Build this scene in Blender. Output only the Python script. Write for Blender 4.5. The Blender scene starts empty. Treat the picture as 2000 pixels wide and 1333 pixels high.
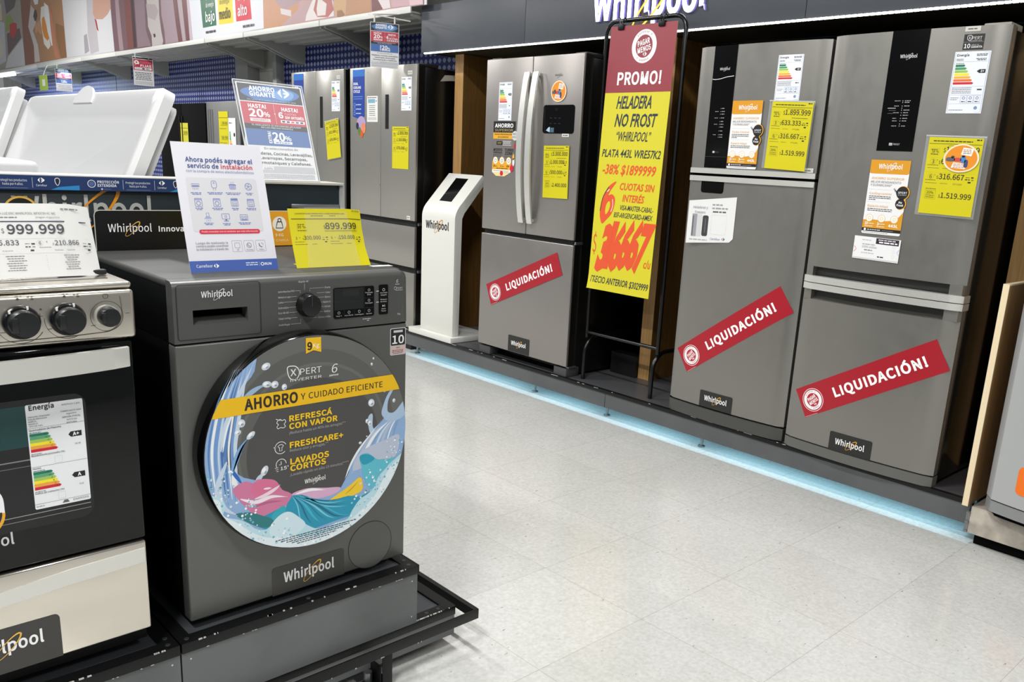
import bpy, bmesh, math, random, os
from mathutils import Vector, Matrix

# ---------------------------------------------------------------- camera, world, lights, exposure
SC = bpy.context.scene
COL = SC.collection
FPX, YAW, PITCH, ROLL, CAMH = 1659.681, 0.7934, 0.2543, 0.0564, 1.4176
OFFX, OFFY = 76.35, 88.35
_cy, _sy, _cp, _sp = math.cos(YAW), math.sin(YAW), math.cos(PITCH), math.sin(PITCH)
_F = Vector((_cy*_cp, _sy*_cp, -_sp)); _R = Vector((_sy, -_cy, 0)); _U = _R.cross(_F)
_R2 = _R*math.cos(ROLL) + _U*math.sin(ROLL); _U2 = _U*math.cos(ROLL) - _R*math.sin(ROLL)
cam_d = bpy.data.cameras.new('camera')
cam_d.sensor_width = 36.0
cam_d.lens = FPX*36.0/2000.0
cam_d.shift_x = -OFFX/2000.0
cam_d.shift_y = OFFY/2000.0
cam_d.clip_start = 0.05; cam_d.clip_end = 100
cam = bpy.data.objects.new('camera', cam_d); COL.objects.link(cam)
m = Matrix.Identity(4)
for i in range(3):
    m[i][0] = _R2[i]; m[i][1] = _U2[i]; m[i][2] = -_F[i]
m[2][3] = CAMH
cam.matrix_world = m
SC.camera = cam

w = bpy.data.worlds.new('world'); SC.world = w; w.use_nodes = True
bg = w.node_tree.nodes['Background']
bg.inputs[0].default_value = (0.93, 0.97, 1.0, 1); bg.inputs[1].default_value = 0.26

def area(name, loc, sx, sy, energy, col=(1, 1, 1), aim=None, spread=None):
    l = bpy.data.lights.new(name, 'AREA'); l.shape = 'RECTANGLE'; l.size = sx; l.size_y = sy
    l.energy = energy; l.color = col
    if spread: l.spread = spread
    o = bpy.data.objects.new(name, l); COL.objects.link(o); o.location = loc
    if aim is not None:
        d = Vector(aim) - Vector(loc)
        o.rotation_euler = d.to_track_quat('-Z', 'Y').to_euler()
    return o
# fluorescent tubes of the sales floor (ceiling at 3.6 m)
TUBES = [(-0.75, 0.55, 66), (1.55, 2.25, 42), (-0.75, 3.6, 38), (1.55, -1.4, 40), (1.6, 5.4, 48), (-3.2, 0.6, 30), (-3.2, 4.0, 26), (1.7, 8.6, 60), (1.7, 12.2, 80), (-0.8, 7.2, 40)]
for tx, ty, te in TUBES:
    area("ceiling_lamp", (tx, ty, 3.6), 0.13, 0.8, te*1.72, (1.0, 0.99, 0.975))
# cool light tape under the fridge platform
area('platform_light', (3.622, 3.15, 0.158), 0.012, 4.1, 6.5, (0.42, 0.80, 1.0))

SC.view_settings.view_transform = 'Standard'
SC.view_settings.look = 'None'
SC.view_settings.exposure = -0.12
SC.view_settings.gamma = 1.0
SC.view_settings.use_curve_mapping = False

# ---------------------------------------------------------------- materials
def lin(c):
    c = c/255.0
    return c/12.92 if c <= 0.04045 else ((c+0.055)/1.055)**2.4
def rgb(t): return (lin(t[0]), lin(t[1]), lin(t[2]), 1.0)
_MC = {}
def mat(name, col, rough=0.5, metal=0.0, spec=0.5, coat=0.0, emit=0.0, bump=0.0, bscale=200.0, alpha=1.0):
    if name in _MC: return _MC[name]
    a = bpy.data.materials.new(name); a.use_nodes = True
    nt = a.node_tree; b = nt.nodes['Principled BSDF']
    b.inputs['Base Color'].default_value = rgb(col); b.inputs['Roughness'].default_value = rough
    b.inputs['Metallic'].default_value = metal; b.inputs['Specular IOR Level'].default_value = spec
    b.inputs['Coat Weight'].default_value = coat
    if alpha < 1: b.inputs['Alpha'].default_value = alpha
    if emit:
        b.inputs['Emission Color'].default_value = rgb(col); b.inputs['Emission Strength'].default_value = emit
    tc = nt.nodes.new('ShaderNodeTexCoord'); n = nt.nodes.new('ShaderNodeTexNoise')
    n.inputs['Scale'].default_value = bscale; n.inputs['Detail'].default_value = 3
    nt.links.new(tc.outputs['Object'], n.inputs['Vector'])
    if bump:
        bp = nt.nodes.new('ShaderNodeBump'); bp.inputs['Strength'].default_value = bump; bp.inputs['Distance'].default_value = 0.001
        nt.links.new(n.outputs['Fac'], bp.inputs['Height']); nt.links.new(bp.outputs['Normal'], b.inputs['Normal'])
    else:
        mr = nt.nodes.new('ShaderNodeMapRange'); mr.inputs[3].default_value = max(0, rough-0.03); mr.inputs[4].default_value = min(1, rough+0.03)
        nt.links.new(n.outputs['Fac'], mr.inputs[0]); nt.links.new(mr.outputs[0], b.inputs['Roughness'])
    _MC[name] = a
    return a
def ink(c, rough=0.42):
    return mat('ink_%d_%d_%d' % tuple(c), c, rough, bscale=30)
def brushed(name, col, rough, metal, stretch=(1, 1, 60), amt=0.12):
    if name in _MC: return _MC[name]
    a = mat(name, col, rough, metal)
    nt = a.node_tree; b = nt.nodes['Principled BSDF']
    tc = nt.nodes.new('ShaderNodeTexCoord'); mp = nt.nodes.new('ShaderNodeMapping'); n = nt.nodes.new('ShaderNodeTexNoise')
    mp.inputs['Scale'].default_value = stretch; n.inputs['Scale'].default_value = 9; n.inputs['Detail'].default_value = 6
    nt.links.new(tc.outputs['Object'], mp.inputs[0]); nt.links.new(mp.outputs[0], n.inputs['Vector'])
    mr = nt.nodes.new('ShaderNodeMapRange'); mr.inputs[3].default_value = rough-amt; mr.inputs[4].default_value = rough+amt
    nt.links.new(n.outputs['Fac'], mr.inputs[0]); nt.links.new(mr.outputs[0], b.inputs['Roughness'])
    return a
def wood(name, c1, c2, rough=0.45):
    if name in _MC: return _MC[name]
    a = mat(name, c1, rough); nt = a.node_tree; b = nt.nodes['Principled BSDF']
    tc = nt.nodes.new('ShaderNodeTexCoord'); mp = nt.nodes.new('ShaderNodeMapping'); n = nt.nodes.new('ShaderNodeTexNoise'); cr = nt.nodes.new('ShaderNodeValToRGB')
    mp.inputs['Scale'].default_value = (22, 22, 1.2); n.inputs['Scale'].default_value = 3; n.inputs['Detail'].default_value = 8; n.inputs['Distortion'].default_value = 0.6
    cr.color_ramp.elements[0].position = 0.3; cr.color_ramp.elements[0].color = rgb(c2)
    cr.color_ramp.elements[1].position = 0.7; cr.color_ramp.elements[1].color = rgb(c1)
    nt.links.new(tc.outputs['Object'], mp.inputs[0]); nt.links.new(mp.outputs[0], n.inputs['Vector'])
    nt.links.new(n.outputs['Fac'], cr.inputs[0]); nt.links.new(cr.outputs[0], b.inputs['Base Color'])
    return a
def two_tone(name, c1, c2, scale, rough=0.5, lo=0.4, hi=0.6, detail=4):
    if name in _MC: return _MC[name]
    a = mat(name, c1, rough); nt = a.node_tree; b = nt.nodes['Principled BSDF']
    tc = nt.nodes.new('ShaderNodeTexCoord'); n = nt.nodes.new('ShaderNodeTexNoise'); cr = nt.nodes.new('ShaderNodeValToRGB')
    n.inputs['Scale'].default_value = scale; n.inputs['Detail'].default_value = detail
    cr.color_ramp.elements[0].position = lo; cr.color_ramp.elements[0].color = rgb(c1)
    cr.color_ramp.elements[1].position = hi; cr.color_ramp.elements[1].color = rgb(c2)
    nt.links.new(tc.outputs['Object'], n.inputs['Vector']); nt.links.new(n.outputs['Fac'], cr.inputs[0]); nt.links.new(cr.outputs[0], b.inputs['Base Color'])
    return a
def clear(name, a=0.12, rough=0.05):
    if name in _MC: return _MC[name]
    t = bpy.data.materials.new(name); t.use_nodes = True; nt = t.node_tree; nt.nodes.clear()
    o = nt.nodes.new('ShaderNodeOutputMaterial'); mx = nt.nodes.new('ShaderNodeMixShader'); tr = nt.nodes.new('ShaderNodeBsdfTransparent'); g = nt.nodes.new('ShaderNodeBsdfPrincipled')
    g.inputs['Base Color'].default_value = (0.75, 0.77, 0.78, 1); g.inputs['Roughness'].default_value = rough
    mx.inputs[0].default_value = a
    nt.links.new(tr.outputs[0], mx.inputs[1]); nt.links.new(g.outputs[0], mx.inputs[2]); nt.links.new(mx.outputs[0], o.inputs[0])
    _MC[name] = t
    return t

BLACK = mat('black_plastic', (10, 10, 10), 0.45, spec=0.3)
VOID = mat('black_gloss', (5, 5, 6), 0.12, spec=0.25)
MATTE = mat('matte_black', (5, 5, 5), 0.85, spec=0.1)
PAINT = mat('black_painted_steel', (13, 14, 14), 0.42, spec=0.35, bump=0.12, bscale=90)
SLATE = two_tone('slate_laminate', (84, 86, 88), (92, 94, 95), 3.0, 0.42)
WHITE = mat('white_lacquer', (222, 222, 215), 0.32)
INOX = brushed('inox_dark', (146, 144, 138), 0.34, 0.72, (40, 1.5, 1.5), 0.06)
INOXL = brushed('inox_warm', (158, 153, 149), 0.34, 0.72, (40, 1.5, 1.5), 0.06)
INOXM = brushed('inox_far', (164, 161, 154), 0.30, 0.6, (40, 1.5, 1.5), 0.06)
BAR = brushed('satin_bar', (228, 228, 222), 0.36, 0.7, (60, 2, 60), 0.06)
STEEL = brushed('stove_steel', (212, 206, 194), 0.25, 0.92, (1, 20, 20), 0.04)
MIRROR = brushed('drawer_steel', (226, 219, 207), 0.12, 0.95, (2, 40, 40), 0.05)
OAK = wood('oak_laminate', (190, 150, 96), (168, 128, 78))
OAK_SHADED = wood('oak_panel', (124, 90, 46), (100, 70, 32))  # the same oak, darkened so the shading of the inner faces is in the colour
METAL = mat('zinc', (150, 152, 154), 0.3, 0.9)

# ---------------------------------------------------------------- mesh builder
def wloc(o):
    v = Vector((0, 0, 0))
    while o is not None:
        v += o.location; o = o.parent
    return v
class MB:
    def __init__(s): s.v = []; s.f = []; s.m = []; s.sm = []; s.mats = []
    def mi(s, a):
        if a not in s.mats: s.mats.append(a)
        return s.mats.index(a)
    def raw(s, vs, fs, a, smooth=False):
        n = len(s.v); k = s.mi(a)
        s.v += [tuple(v) for v in vs]
        for f in fs:
            s.f.append([i+n for i in f]); s.m.append(k); s.sm.append(smooth)
        return s
    def bm(s, b, a, smooth=False):
        bmesh.ops.recalc_face_normals(b, faces=b.faces[:])
        b.verts.ensure_lookup_table(); b.verts.index_update()
        s.raw([v.co[:] for v in b.verts], [[v.index for v in f.verts] for f in b.faces], a, smooth)
        b.free(); return s
    def box(s, x0, x1, y0, y1, z0, z1, a, bev=0, seg=2, smooth=None):
        b = bmesh.new()
        bmesh.ops.create_cube(b, size=1)
        for v in b.verts:
            v.co = Vector((x0+(v.co.x+.5)*(x1-x0), y0+(v.co.y+.5)*(y1-y0), z0+(v.co.z+.5)*(z1-z0)))
        if bev: bmesh.ops.bevel(b, geom=b.edges[:], offset=bev, segments=seg, affect='EDGES', profile=0.5)
        return s.bm(b, a, bool(bev) if smooth is None else smooth)
    def prism(s, poly, axis, p, q, a, bev=0, seg=2, smooth=False):
        b = bmesh.new()
        def co(u, v, t): return {'x': (t, u, v), 'y': (u, t, v), 'z': (u, v, t)}[axis]
        lo = [b.verts.new(co(u, v, p)) for u, v in poly]; hi = [b.verts.new(co(u, v, q)) for u, v in poly]
        n = len(poly)
        b.faces.new(lo); b.faces.new(hi[::-1])
        for i in range(n): b.faces.new((lo[i], hi[i], hi[(i+1) % n], lo[(i+1) % n]))
        if bev: bmesh.ops.bevel(b, geom=b.edges[:], offset=bev, segments=seg, affect='EDGES', profile=0.5)
        return s.bm(b, a, smooth)
    def tube(s, pts, r, a, n=10, closed=False):
        pts = [Vector(p) for p in pts]; N = len(pts); vs = []; fs = []
        prev = None
        for i, p in enumerate(pts):
            if closed: t = (pts[(i+1) % N]-pts[i-1]).normalized()
            else: t = (pts[min(i+1, N-1)]-pts[max(i-1, 0)]).normalized()
            if prev is None:
                prev = t.orthogonal().normalized()
            e = (prev - t*prev.dot(t)); e = e.normalized() if e.length > 1e-6 else t.orthogonal().normalized()
            prev = e; g = t.cross(e)
            for k in range(n):
                an = 2*math.pi*k/n
                vs.append(p+(e*math.cos(an)+g*math.sin(an))*r)
        M = N if closed else N-1
        for i in range(M):
            for k in range(n):
                j = (i+1) % N
                fs.append([i*n+k, i*n+(k+1) % n, j*n+(k+1) % n, j*n+k])
        if not closed:
            fs.append(list(range(n))[::-1]); fs.append([(N-1)*n+k for k in range(n)])
        return s.raw(vs, fs, a, True)
    def lathe(s, prof, c, axis, a, n=48, smooth=True, cap=True):
        # prof: (radius, offset along axis)
        c = Vector(c); A = Vector(axis).normalized(); E = A.orthogonal().normalized(); G = A.cross(E)
        b = bmesh.new(); rows = []
        for r, h in prof:
            rows.append([b.verts.new(c+A*h+(E*math.cos(2*math.pi*k/n)+G*math.sin(2*math.pi*k/n))*r) for k in range(n)])
        for i in range(len(rows)-1):
            for k in range(n):
                b.faces.new((rows[i][k], rows[i][(k+1) % n], rows[i+1][(k+1) % n], rows[i+1][k]))
        if cap:
            b.faces.new(rows[0][::-1]); b.faces.new(rows[-1])
        return s.bm(b, a, smooth)
    def build(s, name, parent=None, label=None, cat=None, group=None, kind=None):
        me = bpy.data.meshes.new(name)
        V = [Vector(v) for v in s.v]
        if parent is None:
            xs = [v.x for v in V]; ys = [v.y for v in V]; zs = [v.z for v in V]
            org = Vector(((min(xs)+max(xs))/2, (min(ys)+max(ys))/2, min(zs)))
        else: org = wloc(parent)
        me.from_pydata([v-org for v in V], [], s.f)
        for a in s.mats: me.materials.append(a)
        me.polygons.foreach_set('material_index', s.m); me.polygons.foreach_set('use_smooth', s.sm)
        if any(s.sm):
            try: me.set_sharp_from_angle(angle=math.radians(38))
            except Exception: pass
        me.update()
        o = bpy.data.objects.new(name, me); COL.objects.link(o)
        if parent is None: o.location = org
        else: o.parent = parent
        tag(o, label, cat, group, kind)
        return o
def tag(o, label=None, cat=None, group=None, kind=None):
    if label: o['label'] = label
    if cat: o['category'] = cat
    if group: o['group'] = group
    if kind: o['kind'] = kind
    return o
def thing(name, loc, label, cat, group=None):
    o = bpy.data.objects.new(name, None); COL.objects.link(o); o.location = loc
    o.empty_display_size = 0.1
    return tag(o, label, cat, group)

# ---------------------------------------------------------------- flat printing
_TC = {}
FONT = None
try:
    FONT = bpy.data.fonts.load(os.path.join(bpy.utils.system_resource('DATAFILES', path='fonts'), 'Noto Sans CJK Regular.woff2'))
except Exception:
    FONT = None
def text_mesh(s, bold=0.0, res=2, ext=0.0, hand=False):
    k = (s, bold, res, ext, hand)
    if k in _TC: return _TC[k]
    cu = bpy.data.curves.new('glyphs', 'FONT'); cu.body = s; cu.offset = bold if (hand or not FONT) else min(.0155, bold*.62); cu.space_character = 1.0 if (hand or not FONT) else 1.0+bold*1.6; cu.resolution_u = res; cu.extrude = ext; cu.size = 1.0
    if FONT and not hand: cu.font = FONT
    ob = bpy.data.objects.new('glyphs', cu)
    me = bpy.data.meshes.new_from_object(ob)
    vs = [tuple(v.co) for v in me.vertices]; fs = [list(p.vertices) for p in me.polygons]
    bpy.data.meshes.remove(me); bpy.data.objects.remove(ob); bpy.data.curves.remove(cu)
    xs = [v[0] for v in vs] or [0, 1]
    _TC[k] = (vs, fs, min(xs), max(xs))
    return _TC[k]
CAP = 0
_hv = text_mesh('H')[0]
CAP = max(v[1] for v in _hv)
CAPH = max(v[1] for v in text_mesh('H', hand=True)[0])
def spline(pts, n=6, closed=True):
    out = []; N = len(pts)
    for i in range(N if closed else N-1):
        g = lambda j: pts[j % N] if closed else pts[max(0, min(N-1, j))]
        p0, p1, p2, p3 = g(i-1), g(i), g(i+1), g(i+2)
        for k in range(n):
            t = k/n
            out.append(tuple(0.5*((2*p1[d])+(-p0[d]+p2[d])*t+(2*p0[d]-5*p1[d]+4*p2[d]-p3[d])*t*t+(-p0[d]+3*p1[d]-3*p2[d]+p3[d])*t**3) for d in (0, 1)))
    if not closed: out.append(tuple(pts[-1]))
    return out
def circ(x, y, r, r2=None, n=40, rot=0.0):
    r2 = r if r2 is None else r2; o = []
    for k in range(n):
        a = 2*math.pi*k/n; u, v = r*math.cos(a), r2*math.sin(a)
        o.append((x+u*math.cos(rot)-v*math.sin(rot), y+u*math.sin(rot)+v*math.cos(rot)))
    return o
def rrect(x0, y0, x1, y1, r, n=5):
    o = []
    for cx, cy, a0 in ((x1-r, y1-r, 0), (x0+r, y1-r, 90), (x0+r, y0+r, 180), (x1-r, y0+r, 270)):
        for k in range(n+1):
            a = math.radians(a0+90*k/n); o.append((cx+r*math.cos(a), cy+r*math.sin(a)))
    return o
def clip_circle(poly, cx, cy, R, n=72):
    c = circ(cx, cy, R, n=n)
    out = list(poly)
    for i in range(n):
        a, b = c[i], c[(i+1) % n]; inp = out; out = []
        ins = lambda p: (b[0]-a[0])*(p[1]-a[1])-(b[1]-a[1])*(p[0]-a[0]) >= -1e-9
        for j in range(len(inp)):
            p, q = inp[j-1], inp[j]; ip, iq = ins(p), ins(q)
            if ip != iq:
                d = ((b[0]-a[0])*(q[1]-p[1])-(b[1]-a[1])*(q[0]-p[0]))
                t = ((b[1]-a[1])*(p[0]-a[0])-(b[0]-a[0])*(p[1]-a[1]))/d
                out.append((p[0]+(q[0]-p[0])*t, p[1]+(q[1]-p[1])*t))
            if iq: out.append(q)
        if not out: return []
    return out
class Sheet:
    """A printed sheet. Units mm from its lower left corner; R right, U up, N towards the reader."""
    def __init__(s, wd, ht, org, R, U, t=0.6, base=(240, 240, 240), warp=None, outline=None, back=None, rough=0.42, step=0.25):
        s.w, s.h, s.org = wd, ht, Vector(org); s.R = Vector(R).normalized(); s.U = Vector(U).normalized(); s.N = s.R.cross(s.U).normalized()
        s.t, s.base, s.warp, s.outline, s.back, s.step = t, base, warp, outline, back, step
        s.basemat = base if not isinstance(base, tuple) else ink(base, rough)
        s.shapes = []; s.clipc = None
    def p3(s, u, v, n):
        d = s.warp(u, v)*1000 if s.warp else 0
        return s.org + (s.R*u + s.U*v + s.N*(n+d))*0.001
    def poly(s, pts, col, layer=1):
        if s.clipc: pts = clip_circle(pts, *s.clipc)
        if len(pts) >= 3: s.shapes.append((pts, [list(range(len(pts)))], col, layer))
        return s
    def rect(s, x0, y0, x1, y1, col, layer=1):
        if s.warp:
            nx = max(1, int(abs(x1-x0)/40)); ny = max(1, int(abs(y1-y0)/40))
            vs = [(x0+(x1-x0)*i/nx, y0+(y1-y0)*j/ny) for j in range(ny+1) for i in range(nx+1)]
            fs = [[j*(nx+1)+i, j*(nx+1)+i+1, (j+1)*(nx+1)+i+1, (j+1)*(nx+1)+i] for j in range(ny) for i in range(nx)]
            s.shapes.append((vs, fs, col, layer)); return s
        return s.poly([(x0, y0), (x1, y0), (x1, y1), (x0, y1)], col, layer)
    def strip(s, pts, wd, col, layer=2, closed=False):
        P = [Vector(p) for p in pts]; N = len(P); vs = []
        for i in range(N):
            t = (P[(i+1) % N]-P[i-1]) if closed else (P[min(i+1, N-1)]-P[max(i-1, 0)])
            t = t.normalized() if t.length > 1e-9 else Vector((1, 0)); n = Vector((-t.y, t.x))
            k = wd(i/(N-1)) if callable(wd) else wd
            vs += [tuple(P[i]+n*k/2), tuple(P[i]-n*k/2)]
        fs = [[2*i, 2*i+1, 2*((i+1) % N)+1, 2*((i+1) % N)] for i in range(N if closed else N-1)]
        s.shapes.append((vs, fs, col, layer)); return s
    def box(s, x0, y0, x1, y1, wd, col, layer=2, r=0):
        p = rrect(x0, y0, x1, y1, r) if r else [(x0, y0), (x1, y0), (x1, y1), (x0, y1)]
        return s.strip(p, wd, col, layer, True)
    def disc(s, x, y, r, col, layer=1, r2=None, rot=0.0, n=36): return s.poly(circ(x, y, r, r2, n, rot), col, layer)
    def ring(s, x, y, r, wd, col, layer=2, r2=None, rot=0.0, n=48): return s.strip(circ(x, y, r, r2, n, rot), wd, col, layer, True)
    def text(s, t, x, y, h, col, al='l', w=None, bold=0.0, shear=0.0, rot=0.0, layer=3, sx=1.0, res=2, hand=False):
        vs, fs, a, b = text_mesh(t, bold, 2 if hand else (6 if h > 36 else (4 if h > 11 else 3)), 0.0, hand)
        k = h/(CAPH if hand else CAP); kx = k*sx if w is None else w/max(1e-6, b-a)
        W = (b-a)*kx; ox = {'l': 0, 'c': -W/2, 'r': -W}[al]
        c, sn = math.cos(rot), math.sin(rot); q = []
        for v in vs:
            u = (v[0]-a)*kx+ox+v[1]*k*shear; z = v[1]*k
            q.append((x+u*c-z*sn, y+u*sn+z*c, v[2]))
        s.shapes.append((q, fs, col, layer)); return s
    def fine(s, x, y, wd, ht, col, seed=0, layer=2):
        """a line of print too small to read"""
        r = random.Random(seed*7+int(x*3)+int(y*11)); u = x
        while u < x+wd-ht*0.6:
            k = min(r.uniform(2.0, 5.0)*ht, x+wd-u); s.poly([(u, y), (u+k, y), (u+k, y+ht), (u, y+ht)], col, layer); u += k+ht*0.7
        return s
    def mesh(s, mb=None):
        mb = mb or MB(); t = s.t
        if s.warp and not s.outline:
            nx = max(2, int(s.w/40)); ny = max(2, int(s.h/40))
            for n, back in ((t, False), (0, True)):
                vs = [s.p3(s.w*i/nx, s.h*j/ny, n) for j in range(ny+1) for i in range(nx+1)]
                fs = [[j*(nx+1)+i, j*(nx+1)+i+1, (j+1)*(nx+1)+i+1, (j+1)*(nx+1)+i] for j in range(ny) for i in range(nx)]
                if back: fs = [f[::-1] for f in fs]
                mb.raw(vs, fs, (s.back or s.basemat) if back else s.basemat, True)
            ol = [(s.w*i/nx, 0) for i in range(nx)]+[(s.w, s.h*j/ny) for j in range(ny)]+[(s.w*(nx-i)/nx, s.h) for i in range(nx)]+[(0, s.h*(ny-j)/ny) for j in range(ny)]
        else:
            ol = s.outline or [(0, 0), (s.w, 0), (s.w, s.h), (0, s.h)]
            N = len(ol)
            if s.warp:   # bent sheet with a cut outline: fill it in upright strips
                xs = sorted(set([round(p[0], 3) for p in ol])); lo, hi = xs[0], xs[-1]
                xs = sorted(set(xs+[lo+(hi-lo)*i/16 for i in range(17)])); rows = []
                for x in xs:
                    ys = []
                    for (ax, ay), (bx, by) in zip(ol, ol[1:]+ol[:1]):
                        if min(ax, bx)-1e-3 <= x <= max(ax, bx)+1e-3: ys += [ay, by] if abs(bx-ax) < 1e-3 else [ay+(by-ay)*(x-ax)/(bx-ax)]
                    rows.append((x, min(ys), max(ys)))
                fs = [[2*i, 2*i+2, 2*i+3, 2*i+1] for i in range(len(rows)-1)]
                mb.raw([s.p3(x, y, t) for x, a, b in rows for y in (a, b)], fs, s.basemat, True)
            else:
                mb.raw([s.p3(u, v, t) for u, v in ol], [list(range(N))], s.basemat)
            mb.raw([s.p3(u, v, 0) for u, v in ol], [list(range(N))[::-1]], s.back or s.basemat)
        N = len(ol)
        mb.raw([s.p3(u, v, t) for u, v in ol]+[s.p3(u, v, 0) for u, v in ol], [[i, N+i, N+(i+1) % N, (i+1) % N] for i in range(N)], s.basemat)
        for vs, fs, col, layer in s.shapes:
            mb.raw([s.p3(p[0], p[1], t+(layer+(p[2] if len(p) > 2 else 0))*s.step) for p in vs], fs, col if not isinstance(col, tuple) else ink(col))
        return mb
    def build(s, name, parent=None, label=None, cat=None, group=None):
        return s.mesh().build(name, parent, label, cat, group)
FR = (0, -1, 0)   # right hand side of anything that faces the aisle on the fridge wall
UP = (0, 0, 1)
WR = (1, 0, 0)    # right hand side of the washer row

K = (25, 25, 27); W_ = (246, 246, 246); RED = (178, 32, 48); YEL = (208, 197, 14); GOLD = (236, 170, 30); NAVY = (45, 62, 130)
def logo(s, x, y, wd, col=W_, ring=(226, 172, 60), layer=3, bold=0.012):
    """brand lettering with its tilted ring; x is the left end, y the baseline"""
    h = wd*0.185
    s.text('Whirlpool', x, y, h, col, w=wd, bold=bold, layer=layer)
    c = circ(x+wd*0.555, y+h*0.36, wd*0.235, wd*0.062, 44, math.radians(45))
    s.strip(c+c[:1], lambda t: wd*(0.010+0.016*math.cos(math.pi*t)**6), ring, layer+1)
    return s
def arrows(s, x, y, k, left=W_, right=W_, cut=None, layer=3):
    """shop emblem: two arrow heads around a letter C"""
    s.poly([(x, y+.5*k), (x+.46*k, y+k), (x+.36*k, y+.62*k), (x+.36*k, y+.38*k), (x+.46*k, y)], left, layer)
    s.poly(spline([(x+1.3*k, y+.5*k), (x+.95*k, y+.85*k), (x+.62*k, y+k), (x+.74*k, y+.74*k), (x+.98*k, y+.62*k), (x+.72*k, y+.58*k), (x+.62*k, y+.5*k), (x+.72*k, y+.42*k), (x+.98*k, y+.38*k), (x+.74*k, y+.26*k), (x+.62*k, y), (x+.95*k, y+.15*k)], 3), right, layer)
    return s

# ---------------------------------------------------------------- the setting
def floor_mat():
    a = mat('vinyl_tile', (206, 206, 203), 0.2, coat=0.0); nt = a.node_tree; b = nt.nodes['Principled BSDF']
    tc = nt.nodes.new('ShaderNodeTexCoord')
    br = nt.nodes.new('ShaderNodeTexBrick'); br.offset = 0.0
    br.inputs['Scale'].default_value = 1.0; br.inputs['Mortar Size'].default_value = 0.0012; br.inputs['Mortar Smooth'].default_value = 0.3
    br.inputs['Brick Width'].default_value = 0.457; br.inputs['Row Height'].default_value = 0.457
    br.inputs['Color1'].default_value = rgb((207, 207, 204)); br.inputs['Color2'].default_value = rgb((202, 202, 199)); br.inputs['Mortar'].default_value = rgb((176, 174, 168))
    n1 = nt.nodes.new('ShaderNodeTexNoise'); n1.inputs['Scale'].default_value = 85; n1.inputs['Detail'].default_value = 5
    n2 = nt.nodes.new('ShaderNodeTexNoise'); n2.inputs['Scale'].default_value = 1.6; n2.inputs['Detail'].default_value = 3
    mp = nt.nodes.new('ShaderNodeMapping'); mp.inputs['Scale'].default_value = (38, 95, 1); mp.inputs['Rotation'].default_value = (0, 0, 0.5)
    n3 = nt.nodes.new('ShaderNodeTexNoise'); n3.inputs['Scale'].default_value = 1.0; n3.inputs['Detail'].default_value = 4
    c1 = nt.nodes.new('ShaderNodeValToRGB'); c1.color_ramp.elements[0].position = .3; c1.color_ramp.elements[0].color = (.86, .86, .85, 1); c1.color_ramp.elements[1].position = .72; c1.color_ramp.elements[1].color = (1.05, 1.05, 1.05, 1)
    c2 = nt.nodes.new('ShaderNodeValToRGB'); c2.color_ramp.elements[0].position = .35; c2.color_ramp.elements[0].color = (.93, .93, .92, 1); c2.color_ramp.elements[1].position = .65; c2.color_ramp.elements[1].color = (1, 1, 1, 1)
    c3 = nt.nodes.new('ShaderNodeValToRGB'); c3.color_ramp.elements[0].position = .685; c3.color_ramp.elements[0].color = (1, 1, 1, 1); c3.color_ramp.elements[1].position = .74; c3.color_ramp.elements[1].color = (.42, .42, .42, 1)
    L = nt.links
    L.new(tc.outputs['Object'], br.inputs['Vector']); L.new(tc.outputs['Object'], n1.inputs['Vector']); L.new(tc.outputs['Object'], n2.inputs['Vector'])
    L.new(tc.outputs['Object'], mp.inputs[0]); L.new(mp.outputs[0], n3.inputs['Vector'])
    L.new(n1.outputs['Fac'], c1.inputs[0]); L.new(n2.outputs['Fac'], c2.inputs[0]); L.new(n3.outputs['Fac'], c3.inputs[0])
    cur = br.outputs['Color']
    for c in (c1, c2, c3):
        mx = nt.nodes.new('ShaderNodeMix'); mx.data_type = 'RGBA'; mx.blend_type = 'MULTIPLY'; mx.inputs[0].default_value = 1
        L.new(cur, mx.inputs[6]); L.new(c.outputs[0], mx.inputs[7]); cur = mx.outputs[2]
    L.new(cur, b.inputs['Base Color'])
    return a
MB().box(-4, 4.33, -3.2, 20, -0.1, 0, floor_mat()).build('floor', kind='structure')
BLOCK = two_tone('painted_block', (176, 176, 170), (190, 190, 184), 6, 0.7)
wl = MB().box(4.33, 4.5, -3.2, 20, 0, 4.2, BLOCK)
for k in range(8):
    z = 1.2+0.2*k
    wl.box(4.3299, 4.331, 8.2, 9.5, z, z+0.006, mat('mortar', (140, 140, 134), 0.8))
wl.build('wall_back', kind='structure')
# pilasters between the blue panels
for k, (a, b2) in enumerate(((9.06, 9.36), (8.42, 8.5))):
    MB().box(4.2, 4.33, a, b2, 0, 4.2, mat('pilaster_grey', (150, 152, 150), 0.6), 0.004).build('trim_%d' % (k+1), kind='structure')

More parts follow.
